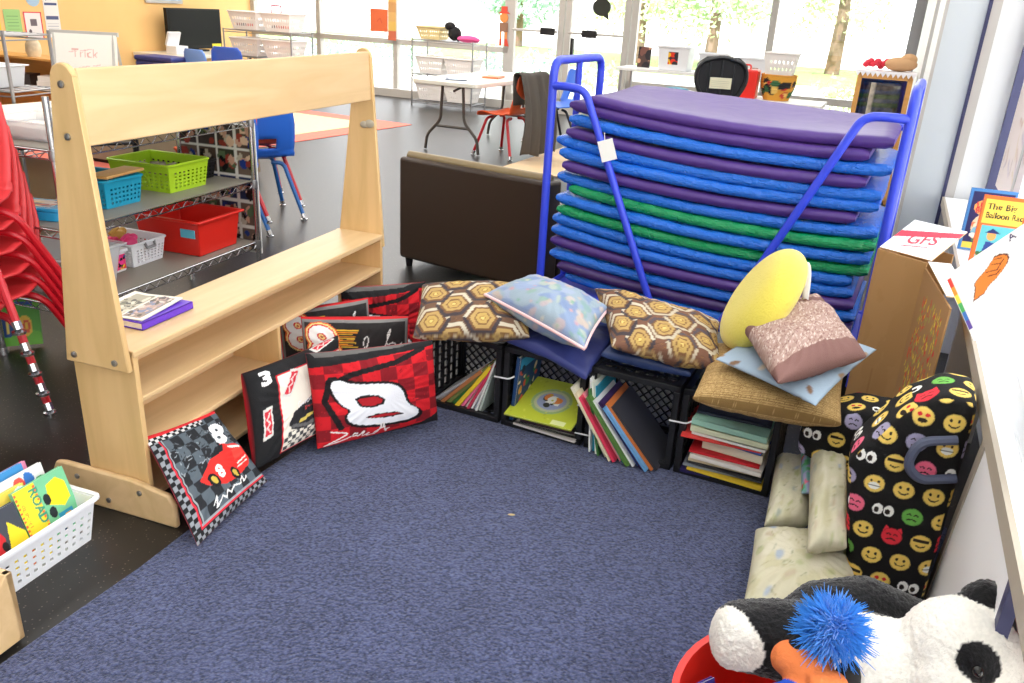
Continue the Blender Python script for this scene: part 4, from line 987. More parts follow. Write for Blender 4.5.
# ================================================================== emoji backrest
def emoji_tile():
    N = 9; c = Cv(1., 900, (20,19,20)); k = 0
    Y = (240,206,104); B = (40,30,24); Wt = (245,245,240)
    for j in range(N):
        for i in range(N):
            x = (i+.5+(.5 if j % 2 else 0))/N % 1.0; y = (j+.5)/N; r = .040; k += 1; t = (0,3,1,9,8,4,2,10,6,0,5,9,3,4,11,1,0,7,4,6,2,3,9,0)[(i*5+j*7) % 24]
            if x > .96 or x < .04: x = min(max(x, .045), .955)
            if t == 3:
                for q in (-1, 1): c.ell(x+q*.021,y,.020,.026,Wt); c.ell(x+q*.021-.004,y-.004,.010,.013,B)
                continue
            col = Y
            if t == 5: col = (226,50,64)
            if t == 8: col = (110,180,214)
            if t == 10: col = (240,110,140)
            if t == 7: col = (110,180,80)
            if t == 11: col = (166,160,190)
            if t == 5: c.poly([(x-.036,y+.02),(x-.03,y+.05),(x-.01,y+.033)],col).poly([(x+.036,y+.02),(x+.03,y+.05),(x+.01,y+.033)],col)
            c.ell(x,y,r,r,tuple(int(v*.8) for v in col)); c.ell(x,y,r*.92,r*.92,col)
            if t in (0,4,9):
                c.ell(x-.014,y+.010,.005,.008,B); c.ell(x+.014,y+.010,.005,.008,B); c.line([(x-.018,y-.010),(x-.008,y-.018),(x+.008,y-.018),(x+.018,y-.010)],.006,B)
            elif t == 1: c.rect(x-.03,y+.004,x+.03,y+.018,B); c.line([(x-.014,y-.014),(x,y-.02),(x+.016,y-.012)],.006,B)
            elif t == 2: c.ell(x-.014,y+.010,.009,.008,(214,40,50)); c.ell(x+.014,y+.010,.009,.008,(214,40,50)); c.ell(x,y-.014,.018,.010,B)
            elif t == 6: c.ell(x,y-.010,.022,.016,Wt); c.line([(x-.022,y-.010),(x+.022,y-.010)],.004,B); c.ell(x-.014,y+.012,.005,.006,B); c.ell(x+.014,y+.012,.005,.006,B)
            elif t == 8: c.ell(x-.014,y+.008,.008,.008,Wt); c.ell(x+.014,y+.008,.008,.008,Wt); c.ell(x-.014,y+.008,.004,.004,B); c.ell(x+.014,y+.008,.004,.004,B); c.ell(x,y-.018,.012,.008,B)
            else:
                c.line([(x-.02,y+.008),(x-.012,y+.013),(x-.006,y+.008)],.005,B); c.line([(x+.02,y+.008),(x+.012,y+.013),(x+.006,y+.008)],.005,B); c.line([(x-.016,y-.016),(x,y-.010),(x+.016,y-.016)],.006,B)
    return c
ET = emoji_tile()
bm = bmesh.new()
def blob(c, s, z, rc, rs_, rz, tiltM=None):
    M = RM @ Matrix.Translation((c, s, z))
    if tiltM is not None: M = M @ tiltM
    r = bmesh.ops.create_cube(bm, size=2.0, matrix=M @ Matrix.Diagonal((rc, rs_, rz, 1)))
def slab(poly, s0, s1, taper=1.):
    vs = [[bm.verts.new(RM @ Vector((c, s_, z))) for c, z in poly] for s_ in (s0, s1)]
    n_ = len(poly); bm.faces.new(vs[0]); bm.faces.new(vs[1][::-1])
    for k in range(n_): bm.faces.new((vs[0][k], vs[1][k], vs[1][(k+1) % n_], vs[0][(k+1) % n_]))
slab([(.150,.0),(.335,.0),(.330,.655),(.245,.650),(.180,.595),(.075,.425),(.090,.33)], 2.055, 2.25)
slab([(.20,.0),(.335,.0),(.335,.52),(.24,.52)], 2.20, 2.50)
slab([(-.06,.225),(.06,.20),(.30,.20),(.32,.42),(.08,.415),(-.06,.345)], 2.40, 2.58)
slab([(.12,.0),(.30,.0),(.30,.25),(.14,.25)], 2.36, 2.56)
me = bpy.data.meshes.new('backrest'); bm.to_mesh(me); bm.free()
o = bpy.data.objects.new('backrest_tmp', me); COL.objects.link(o)
for ty, kw in (('REMESH', dict(mode='VOXEL', voxel_size=.018)), ('SMOOTH', dict(factor=.7, iterations=9)), ('SUBSURF', dict(levels=3, render_levels=3))):
    m_ = o.modifiers.new(ty.lower(), ty)
    for a, v in kw.items(): setattr(m_, a, v)
dg = bpy.context.evaluated_depsgraph_get(); me2 = bpy.data.meshes.new_from_object(o.evaluated_get(dg)); bpy.data.objects.remove(o)
n = len(me2.vertices); V = np.empty(n*3); me2.vertices.foreach_get('co', V); V = V.reshape(-1,3); Nn = np.empty(n*3); me2.vertices.foreach_get('normal', Nn); Nn = Nn.reshape(-1,3)
cc = V@np.array(md_); ss = V@np.array(wd); zz = V[:,2]; nc = np.abs(Nn@np.array(md_)); ns = np.abs(Nn@np.array(wd)); nz = np.abs(Nn[:,2])
k = np.argmax(np.stack([nc, ns*1.15, nz], 1), 1); SCL = 1/.62
U = np.where(k == 0, ss, np.where(k == 1, cc, cc))*SCL; Vv = np.where(k == 2, ss, zz)*SCL
cols = ET.sample((U+.37) % 1, (Vv+.11) % 1)
at = me2.color_attributes.new('Col', 'FLOAT_COLOR', 'POINT'); c4 = np.ones((n,4), np.float32); c4[:,:3] = cols; at.data.foreach_set('color', c4.ravel())
lo = V.min(0); hi = V.max(0); off = np.array([(lo[0]+hi[0])/2,(lo[1]+hi[1])/2,lo[2]]); me2.vertices.foreach_set('co', (V-off).ravel()); me2.materials.clear(); me2.materials.append(printed('cloth', .85, (260,.25)))
me2.polygons.foreach_set('use_smooth', [True]*len(me2.polygons)); me2.update()
eb = bpy.data.objects.new('backrest_pillow', me2); COL.objects.link(eb); eb.location = off
tag(eb, 'black backrest pillow with arms covered in colourful emoji faces, by the window counter', 'pillow')
bmesh_ok = True
h = MB(); p0 = W(.27, 2.045, .52)-Vector(off)
h.tube(fillet([p0+md_*.03+UP*.03, p0-md_*.05+UP*.015-wd*.02, p0-md_*.065-UP*.05-wd*.03, p0-md_*.03-UP*.085-wd*.025, p0+md_*.05-UP*.07-wd*.0], .05, 6), .012, 8); h.build('strap_handle', mat('slate_webbing', (72,78,100), .6), eb)
# ================================================================== mat trolley and rest mats
RA = Vector((.116,3.767,0)); RE = Vector((.904,-.427,0)); RN = Vector((.427,.904,0)); RMx = frame(RA, RE, RN)
M_rack = mat('trolley_blue', (52,72,214), .32, spec=.5)
tr = thing('mat_trolley', 'bright blue tubular steel trolley holding the stack of rest mats', 'trolley', M=RMx)
RL, RDp = 1.44, .58
for x, nm in ((0,'end_frame'), (RL,'end_frame')):
    mb = MB(); mb.tube(fillet([(x,0,.06),(x,0,1.250),(x,RDp,1.250),(x,RDp,.06)], .07, 6), .019, 10)
    mb.tube([(x,RDp*.5,.20),(x,RDp*.5,1.250)], .016, 8); mb.tube([(x,0,.20),(x,RDp,.20)], .018, 8); mb.build(nm, M_rack, tr)
mb = MB()
for y in (.0, RDp): mb.tube([(0,y,.20),(RL,y,.20)], .018, 8)
mb.box(.02, RL-.02, .02, RDp-.02, .195, .208); mb.build('base_tray', M_rack, tr, smooth=40)
for x, s_ in ((0,1),(RL,-1)):
    for y in (-.022,):
        mb = MB(); mb.tube(fillet([(x+s_*.0,y*.0 if y < 0 else RDp,1.145),(x+s_*.06,y,1.150),(x+s_*.16,y,1.145),(x+s_*.575,y,.21)], .09, 7), .017, 10); mb.build('brace', M_rack, tr)
for x in (.0, RL):
    mb = MB(); mb.tube([(x,RDp,1.06),(RL*.5,RDp,1.06)], .015, 8); mb.build('rear_rail', M_rack, tr)
for x in (.03, RL-.03):
    for y in (.03, RDp-.03):
        mb = MB(); mb.lathe([(.028,-.012),(.036,-.010),(.036,.010),(.028,.012)], (x,y,.036), 14, axis=(0,1,0)); mb.box(x-.02,x+.02,y-.016,y+.016,.05,.10); mb.build('caster', M_black, tr, smooth=40)
tg = MB(); Mt = RMx @ Matrix.Translation((.293,-.045,.906)) @ Matrix.Rotation(-.35,4,'Y'); tg.box(-.035,.035,-.001,.001,-.045,.045,0,Mt); tg.tube([Mt @ Vector((0,0,.045)), Mt @ Vector((.004,.006,.075))], .0015, 4)
tag(tg.build('hang_tag', mat('tag_card', (240,240,236), .6), smooth=0, recenter=True), 'white paper tag hanging on the left brace of the blue trolley', 'tag')
def vinyl(name, rgb, rough, crinkle):
    m = mat(name, rgb, rough, spec=.6 if crinkle else .38)
    nt = m.node_tree; b = nt.nodes['Principled BSDF']; tc = nt.nodes.new('ShaderNodeTexCoord'); mp = nt.nodes.new('ShaderNodeMapping'); mp.inputs['Scale'].default_value = (1,1,2.2)
    nt.links.new(tc.outputs['Object'], mp.inputs['Vector'])
    n1 = nt.nodes.new('ShaderNodeTexNoise'); n1.inputs['Scale'].default_value = 42 if crinkle else 5; n1.inputs['Detail'].default_value = 3; n1.inputs['Distortion'].default_value = 1.2
    nt.links.new(mp.outputs['Vector'], n1.inputs['Vector'])
    bp = nt.nodes.new('ShaderNodeBump'); bp.inputs['Strength'].default_value = .75 if crinkle else .3; bp.inputs['Distance'].default_value = .018 if crinkle else .012
    nt.links.new(n1.outputs['Fac'], bp.inputs['Height']); nt.links.new(bp.outputs['Normal'], b.inputs['Normal'])
    return m
MV = {'purple': vinyl('purple_vinyl', (78,50,124), .36, False), 'blue': vinyl('blue_vinyl', (24,108,214), .20, True), 'green': vinyl('green_vinyl', (0,150,88), .26, True), 'dark purple': vinyl('dark_purple_vinyl', (62,40,96), .35, False)}
mats_ = [('purple',.18,1.507,1.058),('purple',.077,1.426,1.026),('blue',.087,1.531,.962),('purple',.072,1.435,.900),('blue',.023,1.504,.856),('blue',.05,1.503,.800),('purple',.069,1.423,.742),('blue',.038,1.526,.682),('green',.105,1.535,.629),('blue',.044,1.514,.578),('green',.049,1.517,.521),('blue',.028,1.46,.472),('blue',.028,1.476,.414),('purple',.025,1.489,.356),('blue',.025,1.504,.290),('dark purple',.08,1.50,.234),('blue',.12,1.50,.182)]
ordn = ['topmost','second','third','fourth','fifth','sixth','seventh','eighth','ninth','tenth','eleventh','twelfth','thirteenth','fourteenth','fifteenth','sixteenth','lowest']
zr = [.995,.935,.885,.825,.775,.730,.670,.615,.560,.500,.445,.392,.340,.288,.236,.184,.133]
for i, (cn, xl, xr, z0) in enumerate(mats_):
    T = .0490; xl *= .93; xr = min(xr*.93, RL-.025); L = xr-xl; yo_ = .015+random.uniform(0,.02) + (.015 if i == 0 else 0); dp = .56
    zL = 1.453-.93*(1.453-max(z0, zr[i])); zR = 1.453-.93*(1.453-zr[i]); sg = .036
    def zz_(x):
        t = x/L; return (zL-.01)*(1-t)+zR*t - sg*4*t*(1-t)*.9
    mb = MB(); NX, NY = 46, 14
    r = .024
    def sec(k):    # closed rounded cross section in (y, dz), k in 0..1
        pts = []
        for (cy, cz, a0) in ((dp-r, T-r, 0), (r, T-r, 90), (r, r, 180), (dp-r, r, 270)):
            for q in range(5):
                a = math.radians(a0+22.5*q); pts.append((cy+r*math.cos(a), cz+r*math.sin(a)))
        return pts
    S_ = sec(0); full = []
    for a, b_ in zip(S_, S_[1:]+S_[:1]):
        full.append(a)
        if math.hypot(b_[0]-a[0], b_[1]-a[1]) > .2:
            for q in range(1, 9): full.append((a[0]+(b_[0]-a[0])*q/9, a[1]+(b_[1]-a[1])*q/9))
    K = len(full); rng_ = random.Random(i); p1, p2 = rng_.uniform(0,6), rng_.uniform(0,6)
    for ix in range(NX+1):
        t = ix/NX; x = t*L; e = min(1, min(t, 1-t)*L/.02); e = math.sqrt(max(0, 1-(1-e)**2)); e = .55+.45*e
        for (y, dz) in full:
            bump_ = (.0035 if cn == 'blue' or cn == 'green' else .0015)*math.sin(34*x+p1+8*y)*math.sin(21*x+p2)*(1 if dz > T/2 else .2)
            wob = .006*math.sin(3*x+p1)*(1 if y < dp/2 else -.5)
            mb.v.append((x, yo_+y+wob, zz_(x)+T/2+(dz-T/2)*e+bump_+(.055*(y/dp)**2*math.sin(PI*min(1,max(0,t)))**.5 if i == 0 else 0)))
    for ix in range(NX):
        for k in range(K):
            k2 = (k+1) % K; mb.face((ix*K+k, (ix+1)*K+k, (ix+1)*K+k2, ix*K+k2))
    mb.face([k for k in range(K)]); mb.face([NX*K+k for k in range(K)][::-1])
    o = mb.build('rest_mat', MV[cn], smooth=45, recenter=True); off_ = Vector(o.location); o.matrix_world = RMx @ Matrix.Translation(off_+Vector((xl,0,0)))
    if i == 0: lb = 'topmost purple vinyl rest mat, shiny, on the trolley stack'
    else: lb = '%s %s vinyl rest mat counting down the trolley stack' % (ordn[i], cn)
    tag(o, lb, 'mat', 'rest mats on the trolley')
# ================================================================== brown toddler couch behind the trolley
SFd = Vector((.842,-.540,0)); SFn = Vector((.540,.842,0)); SFM = frame(Vector((-.705,4.70,0)), SFd, SFn)
sf_ = thing('couch', 'low dark brown vinyl couch seen from behind, left of the mat trolley', 'couch', M=SFM)
M_brown = mat('brown_vinyl', (58,44,34), .42, spec=.45, bump=(7,.12))
M_tan = mat('lit_tan_vinyl', (140,122,88), .4)  # highlight along the brown top ridge, painted as a paler tan
mb = MB(); mb.box(0,1.0,.01,.15,.05,.640); mb.build('backrest', M_brown, sf_, smooth=30, bevel=.022, seg=3)
mb = MB(); mb.tube([(.03,.075,.640),(.97,.075,.640)], .03, 10); mb.build('top_roll', M_tan, sf_)
mb = MB(); mb.box(.10,.90,.15,.60,.05,.30); mb.build('seat', M_brown, sf_, smooth=30, bevel=.03, seg=3)
for x0_, x1_ in ((0,.12),(.88,1.0)):
    mb = MB(); mb.box(x0_,x1_,.14,.60,.05,.44); mb.build('armrest', M_brown, sf_, smooth=30, bevel=.03, seg=3)
for x in (.05,.95):
    for y in (.05,.54):
        mb = MB(); mb.lathe([(.018,0),(.025,.06)], (x,y,0), 10); mb.build('foot', M_black, sf_)

# ================================================================== cardboard box by the trolley
cvb = Cv(.68, 170, (172,132,86)); cvb.line([(.30,0),(.32,1)],.012,(160,120,76)); cvb.blobs(30,.05,.2,[(174,134,88),(170,130,84)])
cvp = Cv(.75, 240, (168,128,84))
for _ in range(430):
    x = random.uniform(.08,.70); y = random.uniform(.02,.93); 
    if abs(x-.4) > .31-.14*abs(y-.5): continue
    cvp.ell(x,y,.006,.018,random.choice([(214,60,40),(226,186,50),(232,210,70),(220,90,50),(206,60,50),(170,180,70)]),random.uniform(-.7,.7))
cvg = Cv(1.4, 140, (246,246,246)); cvg.poly([(0,.62),(1.4,.92),(1.4,.76),(0,.40)],(222,70,88)); cvg.text(.40,.28,.30,'GFS',(222,70,88),rot=.2,bold=.02); cvg.line([(.40,.20),(.98,.31)],.03,(222,70,88))
BXo = Vector((1.345,3.20,0)); a1 = Vector((.80,-.60,0)); 
BA = Vector((1.295,2.900,0)); BB = Vector((1.400,2.740,0)); BC = Vector((1.236,2.140,0))
bx = thing('cardboard_box', 'open brown cardboard carton between the mat trolley and the window counter', 'box', loc=tuple(BA))
TB = .72
dAB = (BB-BA); dBC = (BC-BB); dAD = Vector((.14,.13,0))
panel('plain_panel', cvb, (0,0,.012), dAB, UP, dAB.length, TB-.012, .006, (172,132,86), bx, .8)
B0 = BB-BA
panel('speckled_panel', cvp, tuple(B0+Vector((0,0,.012))), dBC, UP, dBC.length*.72, TB-.03, .006, (172,132,86), bx, .8)
mb = MB(); D0 = dAD; e0 = B0+Vector((.15,.13,0))
Mq = Matrix.Identity(4)
def wallq(p, q, z0, z1, t=.006):
    d = (q-p).normalized(); mb.bar((p.x,p.y,(z0+z1)/2), (q.x,q.y,(z0+z1)/2), t, z1-z0)
wallq(Vector((0,0,0)), D0, .012, TB); wallq(D0, e0, .012, TB)
mb.build('rear_walls', mat('cardboard', (170,130,84), .8), bx, smooth=0)
mb = MB(); n0 = len(mb.v); mb.v += [(0,0,.014), tuple(B0+Vector((0,0,.014))), tuple(e0+Vector((0,0,.014))), tuple(D0+Vector((0,0,.014)))]; mb.face((0,1,2,3)); mb.build('base', MATS['cardboard'], bx, smooth=0)
panel('top_flap', cvg, (.005,.005,TB+.002), dAB.normalized()+Vector((0,0,.02)), Vector((.55,.70,.38)), .20, .20, .004, (200,160,110), bx, .6)
panel('side_flap', Cv(1,30,(242,242,244)), tuple(B0+Vector((.0,.0,TB+.001))), Vector((-.28,-.92,0)), Vector((.6,-.2,.02)), .40, .07, .004, (206,170,120), bx, .6)

# ================================================================== window counter and what stands on it
wc = thing('window_counter', 'long white window counter with a beige edge and a slanted end support', 'counter', M=RM)
M_lam = mat('beige_edge_band', (176,166,150), .5)
mb = MB(); mb.box(.352,.535,-1.0,4.93,.598,.640); mb.build('counter_top', M_white, wc, smooth=0)
mb = MB(); mb.box(.340,.352,-1.0,4.93,.596,.641); mb.build('edge_band', M_lam, wc, smooth=0)
mb = MB(); Mp = Matrix(((0,0,1,.350),(1,0,0,0),(0,1,0,0),(0,0,0,1)))
mb.prism([(1.45,.0),(2.155,.0),(1.97,.597),(1.45,.597)], 0, .016, Mp); mb.build('end_support', mat('white_laminate', (246,246,248), .5), wc, smooth=0)
mb = MB(); mb.prism([(2.155,.0),(2.195,.0),(2.01,.597),(1.97,.597)], -.004, .02, Mp); mb.build('support_edge', M_lam, wc, smooth=0)
mb = MB(); mb.prism([(1.425,.0),(1.45,.0),(1.45,.597),(1.425,.597)], -.002, .02, Mp); mb.build('support_edge', M_dark, wc, smooth=0)
for s_ in (4.3, 3.3):
    mb = MB(); mb.box(.38,.53,s_-.012,s_+.012,0,.598); mb.build('bracket', M_white, wc, smooth=0)
# books on the counter
cv = Cv(.72, 190, (70,130,190)); cv.rect(.04,.05,.69,.95,(40,44,92)); cv.ell(.36,.70,.26,.14,(232,160,90)); cv.text(.14,.70,.08,'LUNCH',(200,40,50),rot=.12,bold=.03); cv.text(.14,.61,.08,'BUNCH',(200,40,50),rot=.12,bold=.03); cv.ell(.36,.40,.24,.22,(226,196,160)); cv.ell(.34,.30,.2,.18,(120,170,190)); cv.blobs(20,.02,.06,[(220,200,170),(230,120,80),(90,120,80),(240,230,210)],(.12,.1,.6,.5)); cv.rect(.05,.03,.69,.13,(214,200,80))
def stand(org, xdir, lean, w_, h_, t_, cover, cv, label):
    x = Vector(xdir).normalized(); fr_ = x.cross(UP)         # facing direction
    yv = (UP*math.cos(lean) - fr_*math.sin(lean)).normalized(); f2 = x.cross(yv)
    # book local: x=thickness (towards the viewer), y = away from spine (to the right), z up
    M = Matrix(((f2.x,x.x,yv.x,org[0]),(f2.y,x.y,yv.y,org[1]),(f2.z,x.z,yv.z,org[2]),(0,0,0,1)))
    return book('picture_book', M, w_, t_, h_, cover, label, 'book', None, cv)
stand((1.782,3.29,.642), (.93,-.37,0), .12, .165, .245, .012, mat('blue_cover', (74,134,196), .4), cv, 'blue-edged picture book standing on the window counter, half behind the orange one')
cv = Cv(.52, 230, (244,112,50)); cv.rect(.03,.62,.50,.95,(246,206,84)); cv.text(.06,.82,.075,'The Big',(36,34,40),bold=.02,sx=1.05); cv.text(.06,.70,.075,'Balloon Race',(36,34,40),bold=.02,sx=.86); cv.rect(.03,.60,.50,.62,(240,110,50)); cv.rect(.05,.06,.48,.60,(96,186,196)); cv.ell(.19,.46,.055,.06,(236,160,90)); cv.poly([(.1,.49),(.19,.56),(.29,.5)],(40,50,110)); cv.poly([(.10,.12),(.14,.38),(.28,.36),(.26,.1)],(44,70,140)); cv.rect(.05,.06,.48,.14,(230,190,80)); cv.poly([(.36,.2),(.44,.56),(.48,.2)],(70,120,90)); cv.line([(.3,.1),(.45,.55)],.012,(120,80,50)); cv.blobs(14,.012,.03,[(236,210,90),(220,90,60),(60,100,60)],(.06,.07,.46,.3))
stand((1.689,3.02,.642), (.92,-.39,0), .12, .145, .268, .016, mat('orange_cover', (244,104,44), .4), cv, 'orange picture book titled The Big Balloon Race standing on the window counter')
# hand-sign card
cv = Cv(1.05, 240, (244,242,240))
for k, c in enumerate(((226,60,50),(240,150,50),(240,220,70),(70,170,90),(50,110,190),(90,70,160))): cv.rect(.01,.80-.13*k,.05,.93-.13*k,c)
hand0 = [(.12,.05),(.22,.30),(.24,.42),(.34,.50),(.46,.56),(.58,.66),(.66,.74),(.74,.72),(.80,.66),(.84,.60),(.82,.50),(.76,.40),(.66,.32),(.54,.24),(.40,.18),(.30,.08)]
hand = [(.10+.74*x-.02*y, .44+.52*y) for x, y in hand0]; LH = lambda l: [(.10+.74*x-.02*y, .44+.52*y) for x, y in l]; cx = .42; cyy = .62
cv.poly([((x-cx)*1.07+cx,(y-cyy)*1.07+cyy) for x, y in hand],(90,40,20)); cv.poly(hand,(240,134,50))
for l in ([(.46,.52),(.62,.42),(.70,.50)],[(.58,.62),(.70,.52),(.77,.56)],[(.66,.70),(.76,.62)],[(.46,.40),(.58,.33),(.66,.38)]): cv.line(LH(l),.012,(110,50,20))
cv.text(.80,.90,.085,'A',(60,50,90),bold=.02); 
ch_ = lambda r_, u_, b_: rt*r_+up_*u_-fw*b_
cd = panel('hand_sign_card', cv, (1.300,2.185,.650), ch_(.143,.14,.166), ch_(.011,.188,-.168), .262, .262, .004, parent=None, rough=.4, top=True)
tag(cd, 'white sign-language card with an orange fist, propped on the window counter', 'card')
# clear bin of papers
def frost(M, w, d, h, T, label, m=None): return tote(M, w, d, h, T, m or M_clear, label, 'clear_bin', .02, 'bin')
cb_ = frost(RM @ Matrix.Translation((.452,1.84,.642)), .17, .42, .16, .018, 'clear frosted plastic bin on the near end of the window counter')
for k in range(2):
    mb = MB(); Mx_ = RM @ Matrix.Translation((.44+.03*k,1.86-.05*k,.655)) @ Matrix.Rotation(.25+.25*k,4,'Y') @ Matrix.Rotation(.3*k,4,'Z'); mb.box(-.002,.002,-.12,.12,0,.20,0,Mx_)
    tag(mb.build('paper_sheet', mat('sheet', (246,246,248), .7), smooth=0, recenter=True), ('white sheet standing upright in the clear counter bin','second white sheet leaning over in the clear counter bin')[k], 'paper', 'papers in the clear bin')
# drawings taped to the side windows
cv = Cv(.7, 120, (238,226,220)); 
for _ in range(60):
    x = random.uniform(.05,.65); y = random.uniform(.05,.95); cv.line([(x,y),(x+random.uniform(-.1,.1),y+random.uniform(-.12,.12))],.012,random.choice([(206,170,150),(190,180,200),(220,200,160),(180,160,150)]))
cv.soft(2)
tag(panel('drawing', cv, W(.555,4.80,.75), -wd, UP, .8, 1.2, .002, rough=.7, top=True), 'pale scribbled drawing taped to the side window near the pier', 'poster')
cv = Cv(.7, 120, (226,120,120)); 
for _ in range(70):
    x = random.uniform(0,.7); y = random.uniform(0,1); cv.line([(x,y),(x+.02,y+random.uniform(-.2,.2))],.02,random.choice([(236,160,150),(216,100,100),(240,190,180),(200,110,120)]))
cv.soft(3)
tag(panel('poster', cv, W(.545,2.26,.08), -wd, UP, .9, .50, .002, rough=.5, top=True), 'pinkish red poster on the low side window below the counter', 'poster')
mb = MB(); mb.box(.09,.13,4.40,4.44,.15,.62,0,RM)

# ================================================================== panda, tub and troll puppet
tub = thing('plastic_tub', 'round red plastic tub full of soft toys at the bottom edge', 'tub', loc=(.62,1.185,.012))
mb = MB(); mb.lathe([(0.0001,0),(.19,0),(.205,.02),(.268,.205),(.280,.212),(.280,.222),(.266,.222),(.195,.022),(.0001,.012)], (0,0,0), 48); mb.build('body', M_red, tub, smooth=50)
def fuse(parts, colf, name, label, cat, vox=.012, sm=6, fur=.004, mat_=None, sub=1):
    bm = bmesh.new()
    for p in parts:
        if p[0] == 'b':
            bmesh.ops.create_icosphere(bm, subdivisions=3, radius=1., matrix=Matrix.Translation(p[1]) @ (p[3] if len(p) > 3 else Matrix.Identity(4)) @ Matrix.Diagonal((*p[2],1)))
        else:   # capsule chain p[1]=points p[2]=radii
            P = [Vector(q) for q in p[1]]
            for a, b_, ra, rb in zip(P[:-1], P[1:], p[2][:-1], p[2][1:]):
                for t in np.linspace(0,1,7): bmesh.ops.create_icosphere(bm, subdivisions=2, radius=ra+(rb-ra)*t, matrix=Matrix.Translation(a.lerp(b_, t)))
    me = bpy.data.meshes.new('m'); bm.to_mesh(me); bm.free(); o = bpy.data.objects.new('tmp', me); COL.objects.link(o)
    for ty, kw in (('REMESH', dict(mode='VOXEL', voxel_size=vox)), ('SMOOTH', dict(factor=.6, iterations=sm)), ('SUBSURF', dict(levels=sub, render_levels=sub))):
        m_ = o.modifiers.new(ty.lower(), ty)
        for a, v in kw.items(): setattr(m_, a, v)
    me2 = bpy.data.meshes.new_from_object(o.evaluated_get(bpy.context.evaluated_depsgraph_get())); bpy.data.objects.remove(o)
    n = len(me2.vertices); V = np.empty(n*3); me2.vertices.foreach_get('co', V); V = V.reshape(-1,3); N_ = np.empty(n*3); me2.vertices.foreach_get('normal', N_); N_ = N_.reshape(-1,3)
    cols = colf(V, N_)
    if fur: V = V+N_*(RNG.random((n,1))*fur)
    lo = V.min(0); hi = V.max(0); off = np.array([(lo[0]+hi[0])/2,(lo[1]+hi[1])/2,lo[2]])
    me2.vertices.foreach_set('co', (V-off).ravel())
    at = me2.color_attributes.new('Col','FLOAT_COLOR','POINT'); c4 = np.ones((n,4),np.float32); c4[:,:3] = cols; at.data.foreach_set('color', c4.ravel())
    me2.materials.clear(); me2.materials.append(mat_ or printed('plush', .9, (160,.35), sheen=.3)); me2.polygons.foreach_set('use_smooth',[True]*len(me2.polygons)); me2.update()
    r = bpy.data.objects.new(name, me2); COL.objects.link(r); r.location = off; tag(r, label, cat); return r
hd = Vector((.857,1.215,.395)); mz = Vector((.800,1.135,.385)); eyp = Vector((.838,1.138,.440))
BLK = np.array(lin((12,11,14))); WHT = np.array(lin((236,232,222)))
legA = Vector((.63,1.31,.30)); legB = Vector((.50,1.325,.315))
foot = Vector((.474,1.318,.315)); fdir = Vector((-.72,-.62,.10)).normalized()
def pcol(V, N_):
    c = np.tile(WHT, (len(V),1))
    dl = lambda p: np.linalg.norm(V-np.array(p), axis=1)
    black = (V[:,0] < .625) | ((V[:,1] > 1.335) ) | (((V-np.array((.70,1.24,.3)))@np.array((.20,.80,.25)) > .075))
    head = dl(hd) < .128
    black &= ~head
    black |= dl(eyp) < .036
    black |= (dl(Vector((.908,1.262,.474))) < .062)&(dl(hd) > .100)
    sole = ((V-np.array(foot))@np.array(fdir) > .012) & (dl(foot) < .10)
    black &= ~sole
    c[black] = BLK
    hn = RNG.random((len(V),1))*.12+.94
    return c*hn
pa = fuse([('b',(.715,1.25,.30),(.135,.115,.115)), ('b',hd,(.104,.104,.096)), ('b',mz,(.052,.050,.045)), ('b',(.908,1.262,.474),(.046,.036,.044)), 
           ('c',[(.64,1.30,.31),(.56,1.318,.315),(.50,1.322,.315)],[.085,.078,.07]), ('b',foot,(.045,.055,.072)), ('c',[(.86,1.375,.31),(.76,1.40,.335),(.67,1.385,.33),(.615,1.36,.30)],[.062,.066,.066,.06]),
           ('c',[(.72,1.17,.25),(.62,1.12,.24)],[.07,.055])], pcol, 'panda_plush', 'large black and white panda plush lying over the red tub, head at the right', 'soft toy', vox=.010, fur=.0045)
pl = Vector(pa.location)
mb = MB(); mb.ball((mz+Vector((-.035,-.028,.018)))-pl, (.014,.010,.010), 12, 8); mb.build('nose', mat('plum_nose', (70,64,92), .4), pa)
mb = MB(); mb.ball((eyp+Vector((-.012,-.024,.004)))-pl, .010, 12, 8); mb.build('eye', mat('glass_eye', (14,12,12), .08), pa)
# troll-like puppet
gf = Vector((.555,1.150,.395))
GO = np.array(lin((226,124,68))); GB = np.array(lin((28,80,196))); GK = np.array(lin((24,24,26)))
def gcol(V, N_):
    c = np.tile(GO, (len(V),1)); c[(V@np.array((-.55,-.55,-.3)) > np.array((-.55,-.55,-.3))@np.array((.522,1.108,.405)))] = GB
    return c
gp = fuse([('b',gf,(.046,.046,.046)), ('b',(.525,1.165,.405),(.034,.026,.036)), ('b',(.580,1.105,.405),(.03,.026,.026)), ('b',(.553,1.10,.415),(.018,.018,.016)), ('b',(.515,1.085,.36),(.065,.055,.045)), ('c',[(.515,1.085,.36),(.46,1.11,.33)],[.04,.03])], gcol, 'troll_puppet', 'orange-faced puppet with wild blue hair and blue shirt on the panda', 'puppet', vox=.006, sm=4, fur=.0, mat_=printed('felt', .85, (200,.3)))
gl = Vector(gp.location)
for (p, r_) in (((.615,1.125,.405),(.022,.022,.034)), ((.535,1.165,.43),(.018,.014,.026))):
    mb = MB(); mb.ball(Vector(p)-gl, r_, 12, 8); mb.build('ear', M_blackcloth, gp)
hr = MB(); rr_ = random.Random(5); hc = Vector((.588,1.165,.470))
